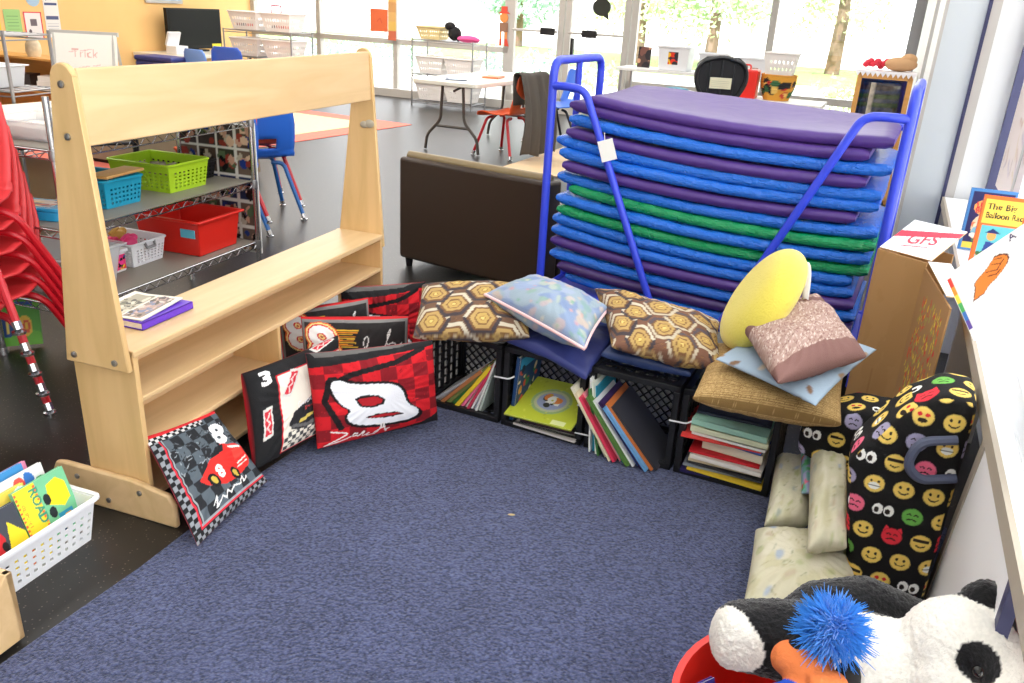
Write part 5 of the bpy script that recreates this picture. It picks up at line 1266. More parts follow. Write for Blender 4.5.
for _ in range(2600):
    a = rr_.uniform(0,2*PI); e = rr_.uniform(-.55,1.2); d = Vector((math.cos(a)*math.cos(e), math.sin(a)*math.cos(e), math.sin(e)))
    L_ = rr_.uniform(.008,.024); b0 = hc+Vector((d.x*.034,d.y*.034,d.z*.042)); cu = Vector((rr_.uniform(-1,1),rr_.uniform(-1,1),rr_.uniform(-1,.7)))*.013
    hr.tube([b0-gl, b0+d*L_*.5+cu-gl, b0+d*L_*1.0+cu*1.8-gl], [.0015,.0012,.0004], 3)
hr.ball(hc-gl, (.034,.034,.042), 12, 8)
hr.build('hair', mat('blue_fur', (46,134,222), .8, sheen=.4), gp)
# other things inside the tub
mb = MB(); mb.ball((0,0,.05), (.07,.06,.05), 20, 14); mb.ball((.05,-.02,.08), (.03,.03,.03), 14, 10)
for q in range(300):
    a = rr_.uniform(0,2*PI); e = rr_.uniform(0,1.4); d = Vector((math.cos(a)*math.cos(e), math.sin(a)*math.cos(e), math.sin(e))); p = Vector((d.x*.07,d.y*.06,.05+d.z*.05)); mb.tube([p, p+d*.008+Vector((0,0,.004))], [.0018,.0004], 3)
tag(mb.build('fur_toy', mat('grey_brown_fur', (112,100,84), .95, vary=(40,.3)), loc=(.455,1.135,.16)), 'small grey-brown furry toy in the front of the red tub', 'soft toy')
mb = MB(); mb.ball((0,0,.05), (.075,.06,.05), 16, 12); tag(mb.build('cloth_toy', mat('purple_felt', (120,40,110), .9), loc=(.50,1.22,.16)), 'purple felt toy under the panda leg in the red tub', 'soft toy')
mb = MB(); mb.ball((0,0,.05), (.06,.05,.055), 16, 12); tag(mb.build('cloth_toy', M_blackcloth, loc=(.43,1.23,.14)), 'black felt toy beside the small book in the red tub', 'soft toy')
cv = Cv(.7,80,(70,60,150)); cv.rect(.15,.1,.55,.9,(230,200,170)); cv.ell(.35,.45,.14,.2,(200,110,70))
Mb_ = Matrix.Translation((.385,1.215,.13)) @ Matrix.Rotation(-1.0,4,'Z') @ Matrix.Rotation(-.35,4,'Y')
book('picture_book', Mb_, .085, .008, .11, mat('violet_cover', (70,50,150), .4), 'small violet book tucked inside the left rim of the red tub', art=cv)
# ================================================================== near left corner
BT = Vector((.32,.95,0)); BR_ = Vector((-.95,.32,0))
bc_ = Vector((-1.135,1.935,0))-BT*.17+BR_*.115
BMx = frame(bc_, BT, BR_)
basket(BMx, .35, .23, .135, .018, M_wplas, 'white perforated plastic basket of board books beside the foot of the wooden shelf', 13, 4, hole=.42, name='book_basket', rim=.016, rimout=.02)
def inbasket(x, y, z, lean, w_, h_, t_, cover, cv, label, tw=0.):
    M = BMx @ Matrix.Translation((x, y, z)) @ Matrix.Rotation(tw, 4, 'Z') @ Matrix.Rotation(-lean, 4, 'X') @ Matrix(((0,1,0,0),(-1,0,0,0),(0,0,1,0),(0,0,0,1)))
    return book('board_book', M, w_, t_, h_, cover, label, 'book', 'board books in the white basket', cv)
cvA = Cv(.8,150,(70,74,84)); cvA.poly([(.0,.0),(.18,.0),(.05,1),(0,1)],(40,60,140)); cvA.poly([(.42,0),(.8,0),(.8,.55),(.6,.8)],(244,220,50)); cvA.poly([(.60,.0),(.8,0),(.8,.3)],(230,120,50)); cvA.poly([(.12,.50),(.20,.84),(.40,.88),(.50,.60),(.42,.42),(.22,.38)],(206,44,52)); cvA.poly([(.22,.58),(.26,.78),(.38,.78),(.40,.58)],(120,180,200)); cvA.ell(.2,.42,.05,.07,(30,30,34)); cvA.ell(.46,.5,.05,.07,(30,30,34)); cvA.poly([(.20,.02),(.28,.0),(.30,.30),(.24,.32)],(226,60,80))
inbasket(-.145, -.072, .012, .30, .15, .19, .012, mat('road_grey', (80,84,94), .4), cvA, 'board book with a red car on a grey road, front left of the white basket')
cvB = Cv(.85,220,(120,196,150)); cvB.rect(0,0,.34,1,(246,224,56))
for k in range(16): cvB.rect(.0,k/16,.035,(k+.5)/16,(240,110,60)); cvB.rect(.305,k/16,.34,(k+.5)/16,(240,110,60))
cvB.text(.235,.94,.13,'ROAD WORK',(60,150,120),rot=-PI/2,bold=.03,sx=.95); cvB.text(.06,.80,.05,'dig, lift, roll',(220,120,60),rot=-PI/2)
cvB.poly([(.44,.62),(.50,.88),(.68,.92),(.80,.80),(.80,.58),(.66,.50)],(248,222,40)); cvB.ell(.44,.70,.06,.08,(34,40,44)); cvB.ell(.46,.50,.06,.08,(34,40,44)); cvB.rect(.52,.22,.76,.44,(50,150,190)); cvB.ell(.50,.26,.07,.09,(30,70,110)); cvB.rect(.62,.30,.72,.40,(246,170,60)); cvB.rect(.38,.0,.85,.10,(150,140,140))
inbasket(.012, -.066, .012, .30, .16, .205, .012, mat('road_green', (130,206,160), .4), cvB, 'board book titled ROAD WORK with a yellow cement truck, front right of the white basket')
backs = [(-.05,-.03,.20,(244,214,90),'yellow'),(.03,-.012,.215,(240,240,238),'white'),(-.10,.004,.215,(90,190,120),'green'),(.0,.022,.22,(70,150,210),'blue'),(-.11,.040,.24,(246,190,60),'orange-yellow'),(.035,.058,.20,(240,150,190),'pink'),(-.12,.074,.245,(230,120,50),'orange')]
for i, (x, y, h_, c, nm) in enumerate(backs):
    cv = Cv(.75,90,c); cv.blobs(16,.04,.12,[(240,90,80),(60,120,200),(250,230,120),(80,170,110),(250,250,250),(60,50,60)],(.05,.3,.7,.9))
    inbasket(x-.03, y, .012, .26, .15, h_, .010, mat('cover_%d_%d_%d' % c, c, .45), cv, '%s board book standing behind the ROAD WORK book, %s row back' % (nm, ('first','second','third','fourth','fifth','sixth','last')[i]))
# wooden box at the lower left edge
wb = thing('wooden_box', 'low pale wooden book box cut off by the lower left edge', 'box', M=frame((-1.112,1.530,0), (-.33,-.944,0), (-.944,.33,0)*1 if False else (-.944,.33,0)) if False else frame((-1.112,1.530,0), (-.944,.33,0), (-.33,-.944,0)))
mb = MB(); mb.box(0,.34,0,.018,.012,.20); mb.build('end_panel', M_birch, wb, smooth=0, bevel=.003)
mb = MB(); mb.prism([(0,.012),(.40,.012),(.40,.09),(.10,.10),(.018,.20),(0,.20)], 0, .018, Matrix(((0,0,1,0),(1,0,0,0),(0,1,0,0),(0,0,0,1)))); mb.build('side_panel', M_birch, wb, smooth=0, bevel=.003)
mb = MB(); mb.box(.322,.34,.018,.40,.012,.12); mb.build('side_panel', M_birch, wb, smooth=0, bevel=.003)
mb = MB(); mb.box(.018,.322,.018,.40,.012,.024); mb.build('base', M_birch, wb, smooth=0)
Mx_ = frame((-1.112,1.530,0), (-.944,.33,0), (-.33,-.944,0)) @ Matrix.Translation((.05,.05,.026)) 
book('picture_book', Mx_, .2, .02, .15, mat('bright_red_cover', (222,40,44), .4), 'red book standing inside the pale wooden box')
# activity board behind the red chairs
cv = Cv(.62, 200, (112,190,62)); cv.rect(.05,.30,.57,.95,(44,84,170)); cv.blobs(26,.02,.06,[(246,206,60),(236,110,60),(80,170,220),(246,236,120)],(.1,.36,.52,.9)); cv.poly([(0,.18),(.62,.10),(.62,.30),(0,.36)],(90,170,60))
for k in range(6): cv.poly([(.02+k*.1,.34),(.07+k*.1,.42),(.12+k*.1,.34)],(90,170,60))
for k, t_ in enumerate(('0','1','0')): cv.ell(.14+k*.17,.15,.065,.085,(40,80,150) if k == 1 else (240,200,70)); cv.text(.115+k*.17,.10,.10,t_,(240,220,120) if k == 1 else (220,90,50),bold=.03)
o = panel('activity_board', cv, (-2.24,3.15,.012), (.92,.38,0), (-.12,.28,1), .25, .54, .02, (110,186,60), None, .4, top=True)
tag(o, 'green and blue number activity board standing behind the red chairs', 'toy')

# ================================================================== far part of the classroom
# folding table
TM = frame((-.45,9.485,0), (.42,.907,0), (-.907,.42,0))
ft_ = thing('folding_table', 'white folding table with dark tube legs in the middle of the room', 'table', M=TM)
M_ttop = mat('cream_table_top', (246,242,228), .35); M_tleg = mat('table_leg_grey', (92,86,80), .4, metal=.3)
mb = MB(); mb.prism(rrect(1.83,.76,.05,5,-.915,-.38), .685, .73, Matrix.Identity(4)); mb.build('table_top', M_ttop, ft_, smooth=30, bevel=.008)
for x in (-.72,.72):
    mb = MB()
    for y in (-.30,.30):
        s_ = 1 if y > 0 else -1
        mb.tube(fillet([(x,s_*.12,.69),(x,s_*.14,.32),(x,s_*.30,.16),(x,s_*.32,.01)], .06, 5), .016, 8)
    mb.tube([(x,-.2,.26),(x,.2,.26)], .014, 8); mb.build('leg', M_tleg, ft_)
    mb = MB(); mb.tube([(x*.97,.0,.62),(x*.45,0,.69)], .012, 8); mb.build('brace', M_tleg, ft_)
def ontable(name, M, mb, m, label, cat, group=None):
    o = mb.build(name, m, smooth=0); o.matrix_world = M; return tag(o, label, cat, group)
ontable('folder', TM @ Matrix.Translation((-.62,.02,.731)) @ Matrix.Rotation(.5,4,'Z'), MB().box(-.15,.15,-.11,.11,0,.008), mat('dark_blue_folder', (40,60,90), .4), 'dark blue folder on the near end of the folding table', 'folder')
ontable('paper_sheet', TM @ Matrix.Translation((-.60,.02,.7395)) @ Matrix.Rotation(.6,4,'Z'), MB().box(-.13,.13,-.09,.09,0,.002), mat('pale_sheet', (206,220,232), .5), 'pale sheet on top of the dark blue folder', 'paper')
ontable('wooden_tray', TM @ Matrix.Translation((-.05,-.12,.731)) @ Matrix.Rotation(.2,4,'Z'), MB().box(-.14,.14,-.09,.09,0,.02), mat('red_brown_tray', (200,120,80), .5), 'small reddish tray on the folding table', 'tray')
ontable('paper_sheet', TM @ Matrix.Translation((.15,.05,.731)), MB().box(-.15,.15,-.1,.1,0,.004), mat('white_sheet2', (250,250,248), .5), 'white paper in the middle of the folding table', 'paper')
# chairs at the table
jc = chair_proto('school_chair', 'orange chair with red legs and a dark jacket on its back at the folding table', M_oshell, M_rleg, 1.22, .36, True); put(jc, -.19, 8.80, -2.2)
b3 = chair_proto('school_chair', 'blue chair on the far side of the folding table', M_bshell, mat('dark_leg', (40,44,54), .4), 1.22, .36, True); put(b3, .30, 9.75, -1.2)
M_jack = mat('dark_jacket', (84,78,72), .85, bump=(12,.4))
mb = MB(); CMx = Matrix.Translation((-.19,8.80,0)) @ Matrix.Rotation(-2.2,4,'Z')
def jk(u, v):
    # v: 0 inner hem .. .25 over the top .. 1 outer hem
    x = (u-.5)*(.44+.10*v)
    if v < .22: t = v/.22; y = .25; z = .55+.29*t
    elif v < .32: t = (v-.22)/.10; y = .25+.09*t; z = .84+.02*math.sin(PI*t)
    else: t = (v-.32)/.68; y = .34+.10*math.sin(t*2.2); z = .84-.76*t
    f = .03*math.sin(u*21+2*v)*max(0, v-.2)+.018*math.sin(u*37+1)*max(0, v-.3)
    return CMx @ Vector((x+.01*math.sin(9*v), y+f, z+.02*math.sin(u*9)*v))
mb.grid(36, 40, jk); jo = mb.build('jacket', M_jack, smooth=80, solid=.012, recenter=True); tag(jo, 'dark grey jacket hanging from the orange chair to the floor', 'jacket')
# floor rugs
def rug(P0, d1, d2, L1, L2, lab, c1, c2, bw):
    M = frame((P0[0],P0[1],.0), d1, d2); o = thing('floor_rug', lab, 'rug', M=M)
    mb = MB(); mb.box(0,L1,0,L2,.0,.006); mb.build('border', c1, o, smooth=0)
    mb = MB(); mb.box(bw,L1-bw,bw,L2-bw,.0062,.009); mb.build('field', c2, o, smooth=0)
rug((-1.43-.878*2.6,10.75+.478*2.6), (-.478,-.878,0), (.878,-.478,0), 4.4, 2.6, 'large rug with coral red border and beige centre on the far floor', mat('coral_border', (226,120,104), .9, vary=(20,.08)), mat('beige_field', (226,204,160), .9, vary=(20,.06)), .34)
mb = MB(); mb.prism([(-.22,8.05),(.45,9.55),(1.75,8.95),(1.1,7.4)][::-1], .001, .007, Matrix.Identity(4)); tag(mb.build('floor_mat', mat('tan_mat', (222,192,152), .6, vary=(6,.05)), smooth=0), 'plain tan floor mat behind the brown couch', 'mat')

# laundry racks with baskets
def lrack(c0, c1, s0, s1, zs, top, label):
    M = RM @ Matrix.Translation(((c0+c1)/2, (s0+s1)/2, 0)); o = thing('wire_rack', label, 'rack', M=M); w_, d_ = (c1-c0)/2, (s1-s0)/2
    for x in (-w_, w_):
        for y in (-d_, d_): mb = MB(); mb.tube([(x,y,0),(x,y,top)], .012, 8); mb.build('post', M_steel, o)
    for z in zs:
        mb = MB()
        for (p, q) in (((-w_,-d_),(w_,-d_)),((w_,-d_),(w_,d_)),((w_,d_),(-w_,d_)),((-w_,d_),(-w_,-d_))): mb.tube([(*p,z),(*q,z)], .006, 6); mb.tube([(*p,z-.03),(*q,z-.03)], .005, 6)
        for i in range(15): x = -w_+2*w_*(i+.5)/15; mb.tube([(x,-d_,z),(x,d_,z)], .004, 4)
        mb.build('wire_shelf', M_steel, o)
    return o
M_lb = mat('white_laundry_plastic', (240,236,232), .5)
def lbask(c, s_, z, lab, grp, m=None, w_=.50, h_=.235): 
    return basket(RM @ Matrix.Translation((c,s_,z)), w_, .38, h_, .05, m or M_lb, lab, 11, 2, hole=.45, name='laundry_basket', rim=.02, group=grp, solid_band=.2)
lrack(-8.9,-7.72,9.8,10.28,(.12,.60,.955),.97,'steel wire rack with laundry baskets in the far left corner')
for k, (c, z, lb) in enumerate(((-8.60,.965,'white laundry basket at upper left of the corner rack'),(-8.02,.965,'white laundry basket at upper right of the corner rack'),(-8.60,.61,'white laundry basket at lower left of the corner rack'),(-8.02,.61,'white laundry basket at lower right of the corner rack'))):
    lbask(c, 10.04, z, lb, 'baskets on the corner rack')
mb = MB(); mb.tube(fillet([(-.07,0,0),(-.07,0,.1),(.07,0,.1),(.07,0,0)],.02,3,True), .010, 6, closed=True); tag(mb.build('frame_toy', mat('wine_red', (150,40,60), .5), loc=W(-8.15,10.05,1.20)), 'small wine red frame sticking out of the upper right corner basket', 'toy')
for k, (c, cl) in enumerate(((-8.75,(150,60,50)),(-8.66,(60,60,66)),(-8.58,(200,70,60)),(-8.12,(60,50,50)),(-8.04,(190,60,60)),(-7.95,(200,80,70)))):
    mb = MB(); mb.ball((0,0,.05), (.05,.06,.05), 10, 7); tag(mb.build('toy', mat('toy_%d' % k, cl, .6), loc=W(c,9.98,.975)), '%s toy in an upper basket of the corner rack, %s along' % (('brown-red','charcoal','red','black-brown','crimson','rose')[k], ('first','second','third','fourth','fifth','sixth')[k]), 'toy', 'toys in the corner rack baskets')
lrack(-6.62,-5.62,11.2,11.66,(.08,.46,.94),.96,'steel wire rack with baskets by the back window behind the folding table')
for c, z, lb in ((-6.36,.475,'white laundry basket on the left of the middle shelf behind the folding table'),(-5.88,.475,'white laundry basket on the right of the middle shelf behind the folding table'),(-6.36,.095,'white laundry basket at lower left of the rack behind the folding table'),(-5.88,.095,'white laundry basket at lower right of the rack behind the folding table')):
    lbask(c, 11.43, z, lb, 'baskets on the rack behind the folding table', w_=.46)
lbask(-6.38, 11.43, .955, 'yellowish cream basket on top of the rack behind the folding table', None, mat('straw_plastic', (226,206,150), .6), .40, .17)
mb = MB(); mb.ball((0,0,.10), (.10,.09,.10), 12, 9); mb.ball((-.07,0,.2), (.08,.07,.06), 12, 9); mb.tube([(.02,0,.1),(.09,0,.02)], .05, 8); tag(mb.build('bag', M_blackcloth, loc=W(-6.04,11.43,.95)), 'slumped black cloth bag on the rack behind the folding table', 'bag')
mb = MB(); mb.ball((0,0,.04), (.16,.10,.05), 12, 8); mb.ball((.1,0,.03), (.08,.08,.035), 12, 8); tag(mb.build('folded_cloth', mat('hot_pink_cloth', (236,90,150), .8), loc=W(-5.82,11.43,.95)), 'bright pink cloth on the rack behind the folding table', 'cloth')

# television corner
o = thing('television', 'black flat television on the cream table by the orange wall', 'television', M=frame(W(-10.12,10.50,.56), wd, -md_))
mb = MB(); mb.box(-.56,.56,-.03,.03,.035,.62); mb.build('screen_body', mat('tv_black', (14,14,15), .4, spec=.25), o, smooth=0, bevel=.006)
mb = MB(); mb.box(-.53,.53,-.034,-.031,.085,.595); mb.build('screen', mat('tv_screen', (12,13,14), .3, spec=.15), o, smooth=0)
mb = MB(); mb.prism(rrect(.46,.22,.08,5,-.23,-.11), 0, .02, Matrix.Identity(4)); mb.box(-.06,.06,-.01,.02,.02,.06); mb.build('stand', M_black, o, smooth=40)
mb = MB(); mb.box(.33,.53,-.038,-.0345,.045,.105); mb.build('energy_sticker', mat('yellow_sticker', (236,220,40), .5), o, smooth=0)
o = thing('cream_table', 'cream table carrying the television', 'table', M=RM @ Matrix.Translation((-9.95,10.35,0)))
mb = MB(); mb.box(-.42,.42,-.85,.85,.50,.555); mb.build('table_top', M_ttop, o, smooth=0, bevel=.006)
for x in (-.36,.36):
    for y in (-.78,.78): mb = MB(); mb.tube([(x,y,0),(x,y,.5)], .02, 8); mb.build('leg', M_tleg, o)
o = thing('white_box', 'white plastic box with its lid propped open left of the television', 'box', M=RM @ Matrix.Translation((-9.72,9.72,.556)))
mb = MB(); mb.box(-.1,.1,-.12,.12,0,.12); mb.build('body', M_wplas, o, smooth=0, bevel=.01)
mb = MB(); mb.box(-.02,.02,-.12,.12,0,.2,0,Matrix.Translation((-.1,0,.12)) @ Matrix.Rotation(.35,4,'Y')); mb.build('lid', M_wplas, o, smooth=0, bevel=.008)
nb_ = mat('navy_plastic', (48,56,120), .5)
o = thing('toy_chest', 'long navy blue toy chest whose top shows above the wooden header board', 'chest', M=RM @ Matrix.Translation((-7.85,7.62,0)))
mb = MB(); mb.box(-.28,.28,-.16,.16,.0,.66); mb.build('body', nb_, o, smooth=0, bevel=.02)
mb = MB(); mb.box(-.29,.29,-.17,.17,.66,.715); mb.build('lid', nb_, o, smooth=0, bevel=.02)
cv = Cv(3.,60,(48,56,120)); cv.blobs(26,.08,.2,[(226,110,60),(200,90,60),(160,80,80)],(1.4,.1,2.9,.6)); panel('sticker', cv, (-.25,-.162,.44), (1,0,0), (0,0,1), .5, .2, .001, parent=o)
lc_ = chair_proto('school_chair', 'light blue chair in front of the television table, left one', mat('sky_shell', (110,150,222), .4), M_bleg, 1.2, .36, True, 'chairs at the television table'); put(lc_, *W(-7.36,7.9)[:2], 2.6)
o = chair_proto('school_chair', 'deep blue chair in front of the television table, right one', mat('royal_shell', (52,90,190), .4), M_bleg, 1.25, .37, True, 'chairs at the television table'); put(o, *W(-7.05,8.0)[:2], 2.9)
# easel
o = thing('whiteboard_easel', 'white board easel with a silver top rail and faint red writing', 'easel', M=frame((-3.83,7.5,0), (.97,.05,0), (-.05,.97,0)))
Mt = frame((-.26,-.12,.36), (1,0,0), (0,.17,.98)); cv = Cv(.75,150,(250,248,238)); cv.text(.22,.72,.10,'Trick',(236,180,170)); cv.line([(.18,.78),(.46,.82)],.008,(244,206,200)); cv.line([(.3,.6),(.55,.64)],.008,(244,206,200))
panel('board', cv, Mt.translation, (1,0,0), (0,.17,.98), .54, .70, .012, parent=o)
mb = MB(); mb.bar((-.28,.005,1.055),(.29,.005,1.055),.035,.035); mb.build('top_rail', M_alu, o, smooth=0)
for x in (-.25,.25): mb = MB(); mb.tube([(x,0,1.05),(x,-.22,0)], .014, 8); mb.build('leg', M_alu, o); mb = MB(); mb.tube([(x,.02,1.05),(x,.30,0)], .014, 8); mb.build('leg', M_alu, o)
# grey wire rack and bookcase, far left
o = lrack(0,.95,0,.42,(.33,.735,1.10),1.13,'grey wire rack with a white bin at the far left edge'); o.matrix_world = Matrix.Translation((-3.93,6.10,0)) @ Matrix.Rotation(-.2,4,'Z')
tote(Matrix.Translation((-3.86,6.05,.742)) @ Matrix.Rotation(-.2,4,'Z'), .46, .34, .15, .02, M_wplas, 'white bin on the middle shelf of the grey wire rack')
mb = MB(); mb.tube([(-.22,0,0),(-.05,0,0),(-.15,0,.36),(-.22,0,0)], .008, 6); tag(mb.build('music_stand', M_black, loc=(-3.66,6.05,1.11)), 'thin black wire triangle standing on top of the grey wire rack', 'stand')
o = thing('bookcase', 'orange-brown wooden bookcase with open shelves at the far left', 'bookcase', M=RM @ Matrix.Translation((-8.3,6.0,0)))
M_oak = wood_mat('honey_oak', (222,164,92), 0)
mb = MB(); 
for x in (-.68,.64): mb.box(x,x+.03,0,.34,0,.735)
mb.box(-.68,.67,0,.34,.715,.735); mb.box(-.65,.64,.32,.34,0,.715); mb.build('carcass', M_oak, o, smooth=0)
for z in (.06,.40): mb = MB(); mb.box(-.65,.64,0,.32,z,z+.02); mb.build('shelf', M_oak, o, smooth=0)
mb = MB(); mb.box(-.12,.12,-.1,.1,0,.09); mb.box(-.11,.11,-.09,.09,.09,.14); tag(mb.build('paper_stack', mat('white_stack', (246,244,240), .8), smooth=0, loc=W(-7.85,6.14,.422)), 'white paper stack in the bookcase', 'paper')
mb = MB(); mb.box(-.2,.2,-.1,.1,0,.13); tag(mb.build('storage_box', mat('charcoal_box', (70,66,70), .6), smooth=0, loc=W(-8.4,6.14,.422)), 'charcoal box in the bookcase', 'box')
mb = MB(); mb.lathe([(.0001,0),(.06,0),(.075,.05),(.07,.12),(.055,.15),(.06,.17)], seg=16); tag(mb.build('jar', mat('glazed_jar', (206,190,160), .3, vary=(12,.3)), loc=W(-8.05,6.12,.736)), 'mottled glass jar on top of the bookcase', 'jar')
o = thing('side_table', 'cream table with black legs behind the wire shelving', 'table', M=frame((-3.20,5.55,0), (.391,.92,0), (-.92,.391,0)))
mb = MB(); mb.box(-.6,.6,-.32,.32,.63,.67); mb.build('table_top', M_ttop, o, smooth=0, bevel=.006)
for x in (-.52,.52):
    for y in (-.26,.26): mb = MB(); mb.tube([(x,y,0),(x,y,.63)], .022, 8); mb.build('leg', M_black, o)
mb = MB(); mb.tube([(-.52,-.26,.5),(.52,-.26,.42)], .012, 8); mb.build('brace', M_black, o)
o = thing('tan_cabinet', 'low taupe cabinet seen between the wire shelves', 'cabinet', M=frame((-2.95,6.9,0), (.92,-.391,0), (.391,.92,0)))
mb = MB(); mb.box(-1.0,.62,0,.4,.04,.60); mb.build('body', mat('taupe_laminate', (156,138,114), .6), o, smooth=0)
mb = MB(); mb.box(-1.02,.64,-.02,.42,.60,.625); mb.build('worktop', mat('taupe_top', (170,154,130), .5), o, smooth=0)
mb = MB(); mb.box(-.98,.6,.03,.38,0,.04); mb.build('plinth', M_black, o, smooth=0)
# wall papers
def wallp(s0, s1, z0, z1, cv, label, nm='poster', cat='poster', c=-10.395): tag(panel(nm, cv, W(c,s0,z0), wd, UP, s1-s0, z1-z0, .004, rough=.7, top=True), label, cat)
cv = Cv(.6,80,(170,216,140)); [cv.line([(.1,.15+.12*k),(.5,.15+.12*k)],.02,(120,170,110)) for k in range(6)]; wallp(7.56,7.79,.78,1.10,cv,'pale green list on the orange wall, left of the pink framed picture')
cv = Cv(.72,110,(232,70,80)); cv.rect(.05,.04,.67,.96,(246,240,238)); cv.rect(.25,.5,.5,.75,(120,110,116)); cv.ell(.2,.3,.06,.08,(110,100,106)); wallp(7.83,8.09,.735,1.075,cv,'pink framed sheet with a small grey picture on the orange wall')
cv = Cv(.5,120,(242,240,236)); cv.rect(.04,.74,.46,.80,(70,84,130)); cv.rect(.04,.42,.46,.5,(90,100,140)); [cv.line([(.06,.08+.06*k),(.44,.08+.06*k)],.012,(190,190,200)) for k in range(5)]; cv.text(.1,.86,.08,'June',(90,110,160)); wallp(8.14,8.36,.76,1.30,cv,'white calendar sheet with dark bars on the orange wall')
cv = Cv(1.,60,(250,196,120)); cv.ell(.5,.5,.48,.48,(170,200,226)); mb = MB(); mb.lathe([(.0001,0),(.10,0),(.10,.004),(.0001,.004)], (0,0,0), 24, axis=tuple(md_)); tag(mb.build('wall_disc', mat('pale_blue_card', (176,204,228), .7), loc=W(-10.395,8.0,1.24)), 'pale blue paper circle above the pink framed sheet', 'decoration')
cv = Cv(.7,60,(250,216,60)); wallp(7.2,7.5,.85,1.15,cv,'yellow sheet at the far left of the orange wall')
o = thing('framed_picture', 'silver framed picture high on the orange wall above the television', 'picture', M=frame(W(-10.39,10.2,1.235), wd, UP))
mb = MB(); mb.box(-.36,.36,0,.5,0,.03); mb.build('frame', M_alu, o, smooth=0); cv = Cv(1.5,60,(170,186,214)); cv.blobs(20,.05,.2,[(190,206,230),(206,190,200),(140,160,200)]); panel('picture', cv, (-.32,.04,.031), (1,0,0), (0,1,0), .64, .42, .002, parent=o)
# things on the back glazing
cv = Cv(.9,60,(240,120,76)); cv.line([(.35,.45),(.5,.6),(.6,.4)],.04,(226,100,70)); tag(panel('orange_sheet', cv, W(-7.92,12.08,.98), md_, UP, .33, .34, .003, rough=.7, top=True), 'square orange-red sheet taped to the back window', 'poster')
cv = Cv(.2,160,(236,170,80)); [cv.rect(0,k/6,.2,(k+1)/6,c) for k, c in enumerate(((220,120,90),(240,200,110),(236,190,120),(226,170,110),(240,196,120),(230,180,100)))]; tag(panel('paper_strip', cv, W(-7.58,12.07,.86), md_, UP, .15, .85, .003, rough=.7, top=True), 'long strip of orange and yellow squares down a window post', 'decoration')
o = thing('paper_figure', 'jointed orange paper figure with hat and boots hanging on the left door post', 'decoration', M=frame(W(-5.58,12.135,.90), md_, UP))
mr_ = mat('red_orange_paper', (226,80,60), .7); mo_ = mat('orange_paper', (236,150,80), .7); mbw = mat('brown_paper', (150,110,86), .7)
mb = MB(); mb.prism([(-.10,.46),(.10,.46),(.05,.49),(.05,.56),(-.05,.56),(-.05,.49)],0,.006,Matrix.Identity(4)); mb.build('hat', mr_, o, smooth=0)
mb = MB(); mb.prism([(.07*math.cos(k*PI/8),.40+.07*math.sin(k*PI/8)) for k in range(16)],0,.005,Matrix.Identity(4)); mb.build('face', mo_, o, smooth=0)
mb = MB(); mb.prism([(-.07,.20),(.07,.20),(.07,.33),(-.07,.33)],0,.005,Matrix.Identity(4)); mb.build('shirt', mbw, o, smooth=0)
for x in (-.045,.045):
    mb = MB(); mb.prism([(x-.018,.08),(x+.018,.08),(x+.018,.20),(x-.018,.20)],0,.005,Matrix.Identity(4)); lg = mb.build('leg', mo_, o, smooth=0)
    s_ = 1 if x > 0 else -1; mb = MB(); mb.prism(sorted([(x-.02,.0),(x+.02+.03*s_*(s_>0),.0),(x+.02,.1),(x-.02,.1)], key=lambda p: math.atan2(p[1]-.05,p[0]-x)),0,.006,Matrix.Identity(4)); mb.build('boot', mr_, lg, smooth=0)
mb = MB(); Mx_ = frame(W(-4.05,12.13,1.52), md_, UP); mb.prism([(.135*math.cos(k*PI/12),.12*math.sin(k*PI/12)) for k in range(24)],0,.006,Mx_); mb.prism([(.02,-.11),(.10,-.08),(.12,-.17)],0,.006,Mx_); tag(mb.build('speech_bubble', mat('chalkboard', (52,54,46), .8), smooth=0, recenter=True), 'black speech bubble sign stuck on the right glass door', 'sign')
# low tables and bins at the right back window
M_wt = mat('white_table', (240,240,238), .5)
def simple_table(M, w_, d_, h_, label):
    o = thing('low_table', label, 'table', M=M); mb = MB(); mb.box(-w_/2,w_/2,-d_/2,d_/2,h_-.035,h_); mb.build('table_top', M_wt, o, smooth=0, bevel=.005)
    for x in (-w_/2+.05,w_/2-.05):
        for y in (-d_/2+.05,d_/2-.05): mb = MB(); mb.tube([(x,y,0),(x,y,h_-.035)], .018, 8); mb.build('leg', M_steel, o)
simple_table(RM @ Matrix.Translation((-2.15,10.45,0)), 2.0, .55, .85, 'long white table of bins along the right back window')
simple_table(RM @ Matrix.Translation((-1.15,8.85,0)), 1.1, .6, .74, 'white table holding the patterned basket behind the trolley')
def picbin(c, s_, z, w_, h_, lab, art, m=M_wplas):
    o = tote(RM @ Matrix.Translation((c,s_,z)), w_, .34, h_, .02, m, lab, 'storage_bin', .014, 'bin', 'white picture bins on the window table'); panel('picture', art, (-.06,-.155,h_*.25), (1,0,0), (0,-.06,1), .12, h_*.55, .002, parent=o)
def artc(*cs): c = Cv(.8,60,cs[0]); c.blobs(10,.1,.28,cs[1:]); return c
picbin(-2.48,10.40,.852,.38,.27,'white bin with a red and yellow picture on the long window table',artc((60,40,60),(226,60,40),(240,190,50),(40,40,50)))
picbin(-2.02,10.46,.852,.34,.22,'white bin with a dark brown picture on the long window table',artc((90,70,60),(60,40,40),(190,150,120)))
picbin(-1.55,10.46,.852,.34,.20,'white bin with a pale picture at the right of the long window table',artc((210,210,216),(190,160,150),(230,226,220)))
tag(panel('photo_card', artc((80,60,56),(200,150,120),(120,80,70),(40,36,40)), W(-2.95,10.38,.853), md_, (0,.1,1), .16, .24, .006, rough=.4, top=True), 'small photo card standing at the left end of the long window table', 'photo')
o = thing('red_case', 'bright red plastic case left of the white basket on the white table', 'case', M=RM @ Matrix.Translation((-1.38,8.72,.742)))
